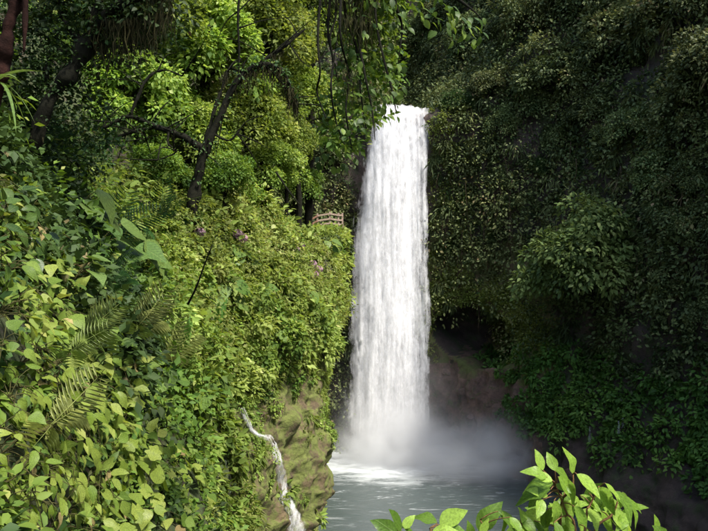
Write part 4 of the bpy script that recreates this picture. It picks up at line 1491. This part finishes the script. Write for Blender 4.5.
b0 = B0
tree = thing('leaning_tree', 'dark leaning tree with mossy arching branches on the upper left slope', 'tree', b0)
tree_o = np.array(b0)
tr_pts = [np.array(b0) + np.array((0.0, 0.1, -0.5)), tp(193, 198), tp(203, 158), tp(219, 118), tp(234, 86), tp(246, 72)]
limb_sets = [
    ('trunk', tr_pts, [0.20, 0.16, 0.14, 0.12, 0.10, 0.085]),
    ('branch', [tp(246, 72), tp(258, 66), tp(273, 66), tp(284, 74), tp(291, 90), tp(297, 104)], [0.085, 0.09, 0.08, 0.06, 0.04, 0.02]),
    ('branch', [tp(256, 66), tp(272, 55, 0.2), tp(288, 44, 0.4), tp(305, 29, 0.6)], [0.05, 0.045, 0.04, 0.03]),
    ('branch', [tp(190, 200), tp(204, 150, 0.3), tp(214, 112, 0.4), tp(222, 88, 0.6), tp(228, 70, 0.8)], [0.10, 0.08, 0.06, 0.04, 0.02]),
    ('branch', [tp(238, 80), tp(239, 50, -0.2), tp(238, 20, -0.3), tp(240, -20, -0.4)], [0.035, 0.03, 0.03, 0.03]),
    ('branch', [tp(205, 152), tp(185, 138, -0.2), tp(160, 128, -0.3), tp(130, 117, -0.4), tp(108, 126, -0.4), tp(84, 131, -0.4)], [0.09, 0.08, 0.08, 0.07, 0.05, 0.02]),
    ('branch', [tp(190, 142), tp(165, 128, 0.2), tp(140, 130, 0.1), tp(115, 138, 0.1), tp(100, 146, 0.1)], [0.06, 0.06, 0.05, 0.04, 0.02]),
    ('branch', [tp(130, 117, -0.4), tp(140, 92, -0.4), tp(150, 76, -0.3), tp(165, 70, -0.2), tp(182, 76, -0.2)], [0.05, 0.045, 0.04, 0.03, 0.015]),
    ('branch', [tp(212, 133), tp(230, 140, -0.3), tp(246, 122, -0.4), tp(262, 116, -0.5)], [0.03, 0.025, 0.02, 0.01]),
    ('branch', [tp(170, 128, -0.3), tp(168, 143, -0.5), tp(176, 152, -0.6), tp(158, 160, -0.6)], [0.03, 0.025, 0.02, 0.01]),
]
for nm, pts, rad in limb_sets:
    b = MB()
    b.tube(pts, [r_ * 0.72 * KT for r_ in rad], 40, 10, 1.1, len(pts))
    link_mesh(nm, b.mesh(nm, M['bark'], tree_o), tree)
b = MB()
moss_strands(b, limb_sets[1][1], 420, 0.2, 0.85, 0.013, 1)
moss_strands(b, limb_sets[2][1], 60, 0.1, 0.3, 0.011, 6)
moss_strands(b, limb_sets[3][1], 160, 0.1, 0.4, 0.012, 7)
moss_strands(b, tr_pts[2:], 200, 0.1, 0.45, 0.012, 2)
moss_strands(b, limb_sets[5][1], 130, 0.08, 0.35, 0.010, 3)
moss_strands(b, limb_sets[6][1], 80, 0.08, 0.35, 0.010, 4)
moss_strands(b, [tp(284, 78), tp(291, 92), tp(295, 104)], 120, 0.25, 0.9, 0.010, 5)
tag(link_mesh('hanging_moss', b.mesh('hanging_moss', M['moss'], tree_o), tree), kind='stuff')

oc_ = np.stack([RNG.uniform(-9.5, -3.2, 34), RNG.uniform(13, 21, 34), RNG.uniform(24.2, 28.5, 34)], -1)  # unseen leaf clumps above the frame, added to shade the upper left slope
V, T, ti = clumps(oc_, np.tile(np.array((0, 0, 1.0)), (34, 1)), RNG.uniform(0.7, 1.3, 34), 240, 0.2)
link_mesh('crown', mesh_np('crown', V - tree_o, T, M['leaf_mid'], ti), tree)
b = MB()
for e in oc_[::3]:
    st = np.array(tp(240, -20, -0.4)) if e[0] > -6 else np.array(tp(160, -30, 0.2))
    b.tube([np.array(tp(239, -12, -0.38)), np.array(tp(240, -60, -0.3)), (st + e) * 0.5 + np.array((0, 0, 0.8)), e], [0.03, 0.03, 0.025, 0.012], 14, 6, 0.4, 3)
link_mesh('upper_limbs', b.mesh('upper_limbs', M['bark'], tree_o), tree)
ep = np.concatenate([resample(q_[1], 16) for q_ in limb_sets[:2] + limb_sets[5:7]])
ep = ep + RNG.normal(size=ep.shape) * 0.05
V, T, ti = clumps(ep, np.tile(np.array((0.2, -0.3, 1.0)), (len(ep), 1)), KT * RNG.uniform(0.05, 0.2, len(ep)), 14, 0.075 * KT, TV=L4_V, TT=L4_T)
tag(link_mesh('epiphytes', mesh_np('epiphytes', V - tree_o, T, M['leaf_drk'], ti), tree), kind='stuff')

# fine dark twigs of the leaning tree
random.seed(61)
b = MB()
for k in range(46):
    src = resample(random.choice(limb_sets)[1], 20)
    p0 = src[random.randint(5, 19)]
    d = np.array((random.gauss(0, 1), random.gauss(0, 0.4), random.gauss(0.25, 0.6)))
    d = d / np.linalg.norm(d)
    L_ = random.uniform(0.4, 1.3) * KT
    p1 = p0 + d * L_ * 0.5 + np.array((0, 0, random.gauss(0.06, 0.08)))
    p2 = p0 + d * L_ + np.array((random.gauss(0, 0.12), 0, random.gauss(-0.05, 0.2)))
    b.tube([p0, p1, p2], [0.017 * KT, 0.011 * KT, 0.004], 9, 5, 0.3, k)
tag(link_mesh('twigs', b.mesh('twigs', M['bark'], tree_o), tree), kind='stuff')
gt = thing('grass_tuft', 'dark tuft of long drooping grass at the foot of the leaning trunk', 'grass', np.array(b0))
gme = [leaf_me('leaf', [(0, 0.02), (0.3, 0.028), (0.8, 0.015), (1, 0)], M['one_drk'], nl=8, fold=0.4, droop=d) for d in (0.5, 1.1)]
for k in range(60):
    a = random.uniform(0, 6.283)
    leaf_obj(gt, gme[k % 2], Vector((random.gauss(0, 0.3), random.gauss(-0.2, 0.2), random.uniform(0, 0.9))), Vector((math.cos(a), math.sin(a) * 0.6 - 0.3, random.uniform(-0.2, 0.9))), UP + rv(0.1), random.uniform(0.7, 1.3))

# dark overhanging tree: thick limb from the top, matted with moss and epiphytes
b1 = hill.find(22, 168)[0]
TY = min(b1.y - 0.2, 15.0)
KT = TY / 14.0
ov = thing('overhanging_tree', 'dark thick-limbed tree matted with hanging moss and epiphytes', 'tree', b1)
ov_o = np.array(b1)
ovl = [
    ('trunk', [ov_o + np.array((0, 0.2, -0.4)), tp(42, 118), tp(58, 88), tp(75, 62), tp(92, 34), tp(104, -5), tp(112, -60)], [0.20, 0.19, 0.2, 0.21, 0.2, 0.19, 0.17]),
    ('branch', [tp(92, 34), tp(110, 12, -0.3), tp(135, -2, -0.5), tp(168, -18, -0.7)], [0.14, 0.13, 0.11, 0.07]),
    ('branch', [tp(75, 62), tp(62, 52, 0.2), tp(48, 62, 0.3), tp(46, 85, 0.3)], [0.09, 0.08, 0.07, 0.05]),
    ('branch', [tp(85, 45), tp(64, 20, 0.3), tp(60, -20, 0.4)], [0.09, 0.08, 0.07]),
]
for k, (nm, pts, rad) in enumerate(ovl):
    b = MB(); b.tube(pts, [r_ * 0.72 for r_ in rad], 40, 10, 1.1, 40 + k)
    link_mesh(nm, b.mesh(nm, M['bark'], ov_o), ov)
b = MB()
moss_strands(b, [tp(92, 20), tp(110, 22, -0.3), tp(140, 20, -0.4), tp(165, 12, -0.5)], 420, 0.25, 1.05, 0.013, 11)
moss_strands(b, [tp(95, 40), tp(115, 45, -0.2), tp(150, 34, -0.3)], 260, 0.25, 0.9, 0.013, 12)
moss_strands(b, ovl[0][1], 200, 0.15, 0.55, 0.012, 13)
moss_strands(b, [tp(105, -10), tp(140, -15, -0.4), tp(172, -25, -0.6)], 260, 0.5, 1.5, 0.013, 14)
tag(link_mesh('hanging_moss', b.mesh('hanging_moss', M['moss'], ov_o), ov), kind='stuff')
ep = np.concatenate([resample(q_[1], 22) for q_ in ovl])
ep = ep + RNG.normal(size=ep.shape) * 0.10
V, T, ti = clumps(ep, np.tile(np.array((0.2, -0.4, 1.0)), (len(ep), 1)), RNG.uniform(0.08, 0.30, len(ep)), 26, 0.085, TV=L4_V, TT=L4_T, tbase=RNG.random(len(ep)) * 0.4)
tag(link_mesh('epiphytes', mesh_np('epiphytes', V - ov_o, T, M['leaf_drk'], ti), ov), kind='stuff')
cd = np.array([tp(RNG.uniform(-10, 105), RNG.uniform(-10, 175), RNG.uniform(1.6, 4.5)) for k in range(34)] + [tp(RNG.uniform(88, 170), RNG.uniform(-20, 48), RNG.uniform(0.2, 0.8)) for k in range(16)])
V, T, ti = clumps(cd, np.tile(np.array((0, -0.2, 1.0)), (len(cd), 1)), RNG.uniform(0.35, 0.8, len(cd)), 130, 0.12, tbase=RNG.random(len(cd)) * 0.5)
link_mesh('inner_crown', mesh_np('inner_crown', V - ov_o, T, M['leaf_drk'], ti), ov)
cc = np.array([tp(*q) for q in [(20, 60, 1.2), (45, 95, 1.3), (70, 110, 1.6), (100, 70, 1.6), (130, 62, 1.5), (5, 110, 1.2), (20, -40, 0), (60, -70, 0.5), (100, -60, 0), (140, -50, -0.5), (180, -80, -0.5), (110, -110, 0.5), (160, -130, 0), (40, -120, 0.8),
                                (230, -110, -0.6), (270, -70, -0.4), (110, 20, 0.3), (140, 15, 0.1), (160, 22, 0), (85, 8, 0.4), (35, 10, 0.8), (30, 45, 0.9),
                                (10, 80, 0.8), (60, 30, 0.9), (125, 40, 0.4), (-40, -60, 0.5), (-30, 20, 0.8), (-60, 70, 0.9)]])
V, T, ti = clumps(cc, np.tile(np.array((0, -0.2, 1.0)), (len(cc), 1)), RNG.uniform(0.5, 0.95, len(cc)), 260, 0.13, TV=L4_V, TT=L4_T)
link_mesh('crown', mesh_np('crown', V - ov_o, T, M['leaf_drk'], ti), ov)

# red-brown trunk hanging into the corner, with a pale bromeliad
b2 = np.array(at(8, 62, 8.0))
rt = thing('red_trunk', 'red-brown peeling trunk in the upper corner above the bromeliad', 'tree', b2)
b = MB()
b.tube([np.array(at(-30, 150, 8.3)), np.array(at(-6, 80, 8.1)), np.array(at(6, 40, 8.0)), np.array(at(14, 5, 8.0)), np.array(at(22, -60, 8.0))], [0.10, 0.09, 0.08, 0.07, 0.075], 40, 14, 1.5, 5)
link_mesh('trunk', b.mesh('trunk', M['redbark'], b2), rt)
b = MB()
b.tube([np.array(at(12, 2, 8.0)), np.array(at(24, -2, 7.9)), np.array(at(25, 18, 7.9)), np.array(at(24, 52, 7.9))], [0.03, 0.03, 0.03, 0.012], 16, 7, 0.5, 6)
link_mesh('aerial_root', b.mesh('aerial_root', M['redbark'], b2), rt)
cc = np.array([np.array(at(px, py, Y)) for px, py, Y in [(-20, -60, 8), (40, -80, 8.3), (10, -110, 7.6), (-60, -30, 8.2), (80, -110, 8.5)]])
V, T, ti = clumps(cc, np.tile(np.array((0, 0, 1.0)), (len(cc), 1)), np.full(len(cc), 0.6), 220, 0.12, TV=L4_V, TT=L4_T)
link_mesh('crown', mesh_np('crown', V - b2, T, M['leaf_drk'], ti), rt)
b3 = at(-4, 82, 7.7)
br = thing('bromeliad', 'pale strap-leaved bromeliad perched on the red-brown trunk', 'bromeliad', b3)
br_me = [leaf_me('leaf', [(0, 0.05), (0.3, 0.055), (0.8, 0.03), (1, 0)], M['one_big'], nl=8, fold=0.4, droop=d) for d in (0.5, 1.0)]
for k in range(16):
    a = k / 16 * 6.283
    leaf_obj(br, br_me[k % 2], Vector((0, 0, 0)), Vector((math.cos(a), math.sin(a) * 0.8 - 0.25, random.uniform(-0.2, 0.8))), UP + rv(0.1), random.uniform(0.35, 0.6))

# ------------------------------------------------------------------ vine-laden bough hanging in from the top
VY = 9.0
random.seed(77)


def vp(px, py, dy=0.0):
    return at(px, py, VY + dy)


v0 = vp(360, -70)
vt = thing('hanging_bough', 'leafy bough with trailing vines and dark aerial roots in front of the waterfall top', 'tree', v0)
vo = np.array(v0)
b = MB()
b.tube([vp(200, -120, 0.8), vp(300, -70, 0.3), vp(370, -42), vp(430, -18), vp(470, 8), vp(482, 20)], [0.09, 0.08, 0.06, 0.035, 0.012, 0.006], 24, 8, 0.4, 3)
link_mesh('branch', b.mesh('branch', M['bark'], vo), vt)
vines = [[(326, -60), (318, 30), (320, 72), (317, 92), (326, 118)], [(337, -60), (328, 25), (333, 60), (331, 88), (336, 122), (345, 145)],
         [(345, -55), (340, 30), (349, 75), (346, 110), (352, 150)], [(356, -50), (356, 20), (364, 70), (372, 110), (375, 140)],
         [(372, -42), (376, 20), (384, 60), (392, 90), (396, 112)], [(330, -60), (336, 10), (330, 40), (338, 80)], [(350, -50), (345, 10), (357, 50), (361, 96), (366, 128)],
         [(390, -35), (396, 5), (402, 28), (398, 62)]]
for k, vv in enumerate(vines):
    b = MB()
    b.tube([vp(x, y, random.uniform(-0.25, 0.25)) for x, y in vv], [0.022, 0.018, 0.016, 0.012, 0.006], 30, 6, 0.5, k)
    link_mesh('vine', b.mesh('vine', M['bark'], vo), vt)
b = MB()
moss_strands(b, [vp(328, -20), vp(345, -10), vp(362, -15), vp(375, -20)], 260, 0.3, 1.0, 0.008, 31, 1.0)
moss_strands(b, [vp(345, 10), vp(355, 20), vp(366, 18)], 200, 0.2, 0.65, 0.008, 32, 1.0)
moss_strands(b, [vp(340, 60), vp(350, 80), vp(355, 95)], 90, 0.2, 0.5, 0.006, 33, 1.0)
tag(link_mesh('aerial_roots', b.mesh('aerial_roots', M['moss'], vo), vt), kind='stuff')
M['one_bough'] = leaf_mat('bough_leaf', [(0, (0.022, 0.05, 0.010)), (0.7, (0.07, 0.12, 0.02)), (1, (0.16, 0.23, 0.045))], 0.4, 0.42, True, True)
bme = [leaf_me('leaf', [(0, 0.02), (0.12, 0.2), (0.4, 0.33), (0.65, 0.29), (0.9, 0.1), (1, 0)], M['one_bough'], nl=6, fold=0.25, droop=d, curl=0.2) for d in (0.2, 0.45)]


def edge_x(y):           # right-hand outline of the leaf curtain
    return np.interp(y, [-20, 15, 40, 70, 95, 115, 135, 165], [412, 402, 404, 402, 398, 388, 372, 352])


def edge_l(y):
    return np.interp(y, [-20, 40, 80, 120, 165], [368, 358, 350, 342, 338])


n_l = 0
while n_l < 190:
    y = random.uniform(-25, 160)
    x = random.uniform(edge_l(y) - 6, edge_x(y) + 3)
    if y > 130 and random.random() < 0.45:
        continue
    q = vp(x, y, random.uniform(-0.55, 0.55)) - v0
    leaf_obj(vt, random.choice(bme), q, Vector((random.gauss(0.3, 0.5), random.gauss(0, 0.5), -0.6 + random.gauss(0, 0.35))), Vector((0.3, -0.6, 0.6)) + rv(0.4), random.uniform(0.075, 0.13))
    n_l += 1
for k in range(108):
    f = random.random()
    x, y = 395 + 85 * f + random.gauss(0, 7), -14 + 34 * f + random.gauss(6, 11)
    q = vp(x, y, random.uniform(-0.3, 0.3)) - v0
    leaf_obj(vt, random.choice(bme), q, Vector((random.gauss(0.4, 0.4), random.gauss(0, 0.4), -0.5 + random.gauss(0, 0.3))), Vector((0.2, -0.5, 0.7)) + rv(0.35), random.uniform(0.09, 0.14))

nb = 100
yy = RNG.uniform(-40, 150, nb)
cb = np.array([np.array(vp(RNG.uniform(edge_l(y) - 10, edge_x(y) - 8), y, RNG.uniform(0.1, 0.9))) for y in yy])
V, T, ti = clumps(cb, np.tile(np.array((0.2, -0.4, 0.8)), (nb, 1)), RNG.uniform(0.10, 0.26, nb), 24, 0.085, TV=L4_V, TT=L4_T)
tag(link_mesh('small_foliage', mesh_np('small_foliage', V - vo, T, M['leaf_mid'], ti), vt), kind='stuff')
v1 = vp(352, -60, 0.9)
vt2 = thing('leafy_vine', 'dense leafy vine hanging behind the dark aerial roots left of the waterfall lip', 'vine', v1)
b = MB()
for x0, x1 in ((340, 336), (352, 350), (368, 366), (384, 378), (356, 362)):
    b.tube([vp(x0, -60, 0.9), vp(x0 + 4, 0, 1.0), vp(x1 - 2, 60, 0.8), vp(x1, 120, 0.9)], [0.012, 0.01, 0.008, 0.004], 18, 5, 0.4, x0)
link_mesh('stem', b.mesh('stem', M['bark'], np.array(v1)), vt2)
for k in range(295):
    y = random.uniform(-40, 168)
    x = random.uniform(edge_l(y) - 22, edge_x(y) - 4)
    q = vp(x, y, 0.9 + random.uniform(-0.4, 0.5)) - v1
    leaf_obj(vt2, random.choice(bme), q, Vector((random.gauss(0.2, 0.5), random.gauss(0, 0.5), -0.6 + random.gauss(0, 0.35))), Vector((0.3, -0.6, 0.6)) + rv(0.4), random.uniform(0.085, 0.14))

# ------------------------------------------------------------------ dead sticks on the hillside
for pts, Y, r, label in [([(212, 246), (204, 266), (196, 288), (188, 304)], 18.5, 0.032, 'thin dark bare stick leaning out of the sunlit shrubs'),
                         ([(300, 205), (288, 190), (276, 172)], 33, 0.05, 'thin bare stick below the railing shrubs')]:
    o_ = np.array(at(*pts[-1], Y))
    b = MB(); b.tube([at(x, y, Y - 0.25 * k) for k, (x, y) in enumerate(pts[::-1])], [r, r * 0.8, r * 0.4], 14, 7, 0.4, 2)
    tag(link_mesh('dead_branch', b.mesh('dead_branch', M['bark'], o_), None, o_), label, 'branch')

# ------------------------------------------------------------------ boulders below the cave
random.seed(9)


def boulder_me(seed):
    V, t3, q4 = sphere_np(28, 16)
    V = V * (1 + 0.45 * fbm(V * 1.3 + seed * 5, seed, 3) - 0.35 * np.abs(fbm(V * 2.4 + seed, seed + 3, 3)))[:, None]
    V = np.where(np.abs(V) > 0.62, np.sign(V) * (0.62 + (np.abs(V) - 0.62) * 0.25), V)
    return mesh_np('boulder', V, [t3, q4], M['redrock'], None, False)


bms = [boulder_me(k) for k in range(4)]
for px, py, s in [(447, 372, 1.0), (462, 392, 0.7), (478, 380, 0.8), (492, 402, 0.9), (470, 418, 0.6), (505, 425, 1.0), (488, 440, 0.7), (520, 452, 0.8), (455, 430, 0.8), (512, 398, 0.6), (532, 436, 0.9), (548, 462, 0.8), (570, 474, 1.0)]:
    p, n = cliff.hit(px, py)
    o = link_mesh('boulder', random.choice(bms))
    s *= 0.72
    o.location = p - n * 0.3 * s
    o.scale = (s * random.uniform(0.8, 1.2), s * random.uniform(0.7, 1), s * random.uniform(0.5, 0.8))
    o.rotation_euler = (random.uniform(-0.5, 0.5), random.uniform(-0.5, 0.5), random.uniform(0, 6.28))
    tag(o, 'rough red-brown boulder lodged on the rock slope below the cave', 'boulder', 'boulders below the cave')

# hanging vines and roots on the shaded cliff
p_, n_ = cliff.sample(420, lambda P, N: (P[..., 2] > 14) * (P[..., 2] < 40) * (P[..., 0] > 7) * (P[..., 1] > 25))
b = MB()
rs = np.random.default_rng(8)
for p, n in zip(p_, n_):
    L_ = rs.uniform(1.5, 5.5)
    c = p + n * rs.uniform(0.4, 1.0)
    b.tube([c, c + np.array((rs.normal() * 0.15, rs.normal() * 0.15, -L_ * 0.5)), c + np.array((rs.normal() * 0.2, rs.normal() * 0.2, -L_))], [0.03, 0.022, 0.01], 5, 3)
o = link_mesh('hanging_vines', b.mesh('hanging_vines', bark_mat('dry_vine', (0.07, 0.045, 0.03), (0.17, 0.12, 0.08))))
tag(o, 'thin brown vines and roots hanging down the shaded cliff', 'vines', None, 'stuff')

# ------------------------------------------------------------------ bright plant in front of the pool
PY = 3.0
random.seed(33)
f0 = at(572, 575, PY)
f0.z = 13.15
fp = thing('foreground_plant', 'bright green leafy plant with reddish twigs rising in front of the pool', 'plant', f0)
fme = variants(OVATE, M['one_fore'], 12, 0.28, 0.25)[:3]


def zpx(X, Y):
    return 510 + X / 5.446, 440 + Y / 5.446


fl = [((180, 165), (140, 75)), ((245, 168), (222, 82)), ((345, 188), (335, 72)), ((232, 222), (132, 205)), ((318, 232), (250, 140)), ((262, 200), (382, 338)),
      ((362, 185), (476, 290)), ((518, 235), (598, 332)), ((573, 278), (678, 408)), ((480, 258), (562, 374)), ((236, 236), (92, 268)), ((222, 268), (52, 308)),
      ((160, 285), (118, 350)), ((350, 362), (412, 462)), ((424, 374), (488, 470)), ((494, 388), (552, 500)), ((565, 372), (626, 494)), ((610, 384), (684, 505)),
      ((285, 330), (330, 425)), ((200, 380), (215, 478)), ((240, 330), (258, 425)), ((378, 300), (480, 372)), ((178, 325), (150, 405)), ((428, 290), (470, 385)),
      ((240, 280), (300, 330)), ((250, 240), (318, 285)), ((200, 200), (110, 175)), ((60, 420), (135, 500)), ((0, 420), (55, 500)), ((300, 420), (350, 520)),
      ((240, 450), (290, 540)), ((130, 440), (190, 530)), ((380, 460), (430, 550)), ((205, 300), (120, 300)), ((230, 250), (150, 225)), ((330, 300), (385, 350))]
segs = [(zpx(*a), zpx(*c)) for a, c in fl]


def zpb(X, Y):
    return 360 + X / 2.36, 440 + Y / 2.36


low = [((98, 212), (72, 172)), ((100, 208), (128, 186)), ((182, 196), (130, 178)), ((188, 200), (242, 172)), ((190, 206), (240, 214)), ((280, 215), (318, 162)),
       ((284, 222), (300, 190)), ((88, 224), (42, 198)), ((326, 168), (365, 202)), ((378, 186), (412, 222)), ((330, 235), (352, 188)), ((170, 222), (215, 206)), ((128, 230), (100, 205)),
       ((258, 235), (262, 195)), ((405, 235), (380, 196)), ((700, 240), (694, 188)), ((725, 245), (705, 205))]
segs += [(zpb(*a), zpb(*c)) for a, c in low]
nodes = []
for k, ((ax, ay), (cx, cy)) in enumerate(segs):
    dy = random.uniform(-0.10, 0.12)
    a, c = at(ax, ay, PY + dy), at(cx, cy, PY + dy + random.uniform(-0.05, 0.03))
    d = c - a
    nr = Vector((0.25, -0.55, 0.75)) + rv(0.22)
    leaf_obj(fp, fme[k % 3], a - f0, d + Vector((0, random.uniform(-0.03, 0.02), 0.01)), nr, d.length * 1.2)
    nodes.append(a)
for k in range(85):      # leaves behind and below
    x = random.uniform(520, 630)
    y = random.uniform(490, 560) if x > 535 else random.uniform(505, 560)
    dy = random.uniform(0.05, 0.40)
    a = at(x, y, PY + dy)
    leaf_obj(fp, fme[k % 3], a - f0, Vector((random.gauss(0, 0.7), random.gauss(0, 0.3), random.gauss(-0.3, 0.6))), Vector((0.2, -0.4, 0.8)) + rv(0.35), random.uniform(0.08, 0.13))
mains = [[f0, at(576, 540, PY), at(566, 512, PY), at(556, 486, PY)], [f0, at(585, 530, PY), at(590, 505, PY + 0.05), at(600, 488, PY + 0.03)], [f0, at(590, 545, PY), at(612, 515, PY), at(618, 500, PY)],
         [f0, at(540, 560, PY), at(500, 545, PY), at(480, 520, PY)], [f0, at(500, 590, PY), at(440, 560, PY), at(430, 528, PY)], [f0, at(480, 600, PY), at(420, 570, PY), at(398, 530, PY)],
         [f0, at(560, 520, PY + 0.05), at(572, 490, PY), at(573, 474, PY)], [f0, at(640, 590, PY), at(660, 550, PY), at(658, 535, PY)]]
b = MB()
P_all = []
for m_ in mains:
    b.tube([v - f0 for v in m_], [0.008, 0.006, 0.0045, 0.003], 14, 6)
    P_all += [Vector(v) for v in resample(m_, 14)]
for a in nodes:
    near = min(P_all, key=lambda v: (v - a).length + max(0, v.z - a.z) * 1.5)
    b.tube([near - f0, (near + a) * 0.5 - f0 + UP * 0.006, a - f0], [0.003, 0.0025, 0.002], 6, 5)
link_mesh('twigs', b.mesh('twigs', M['redstem']), fp)
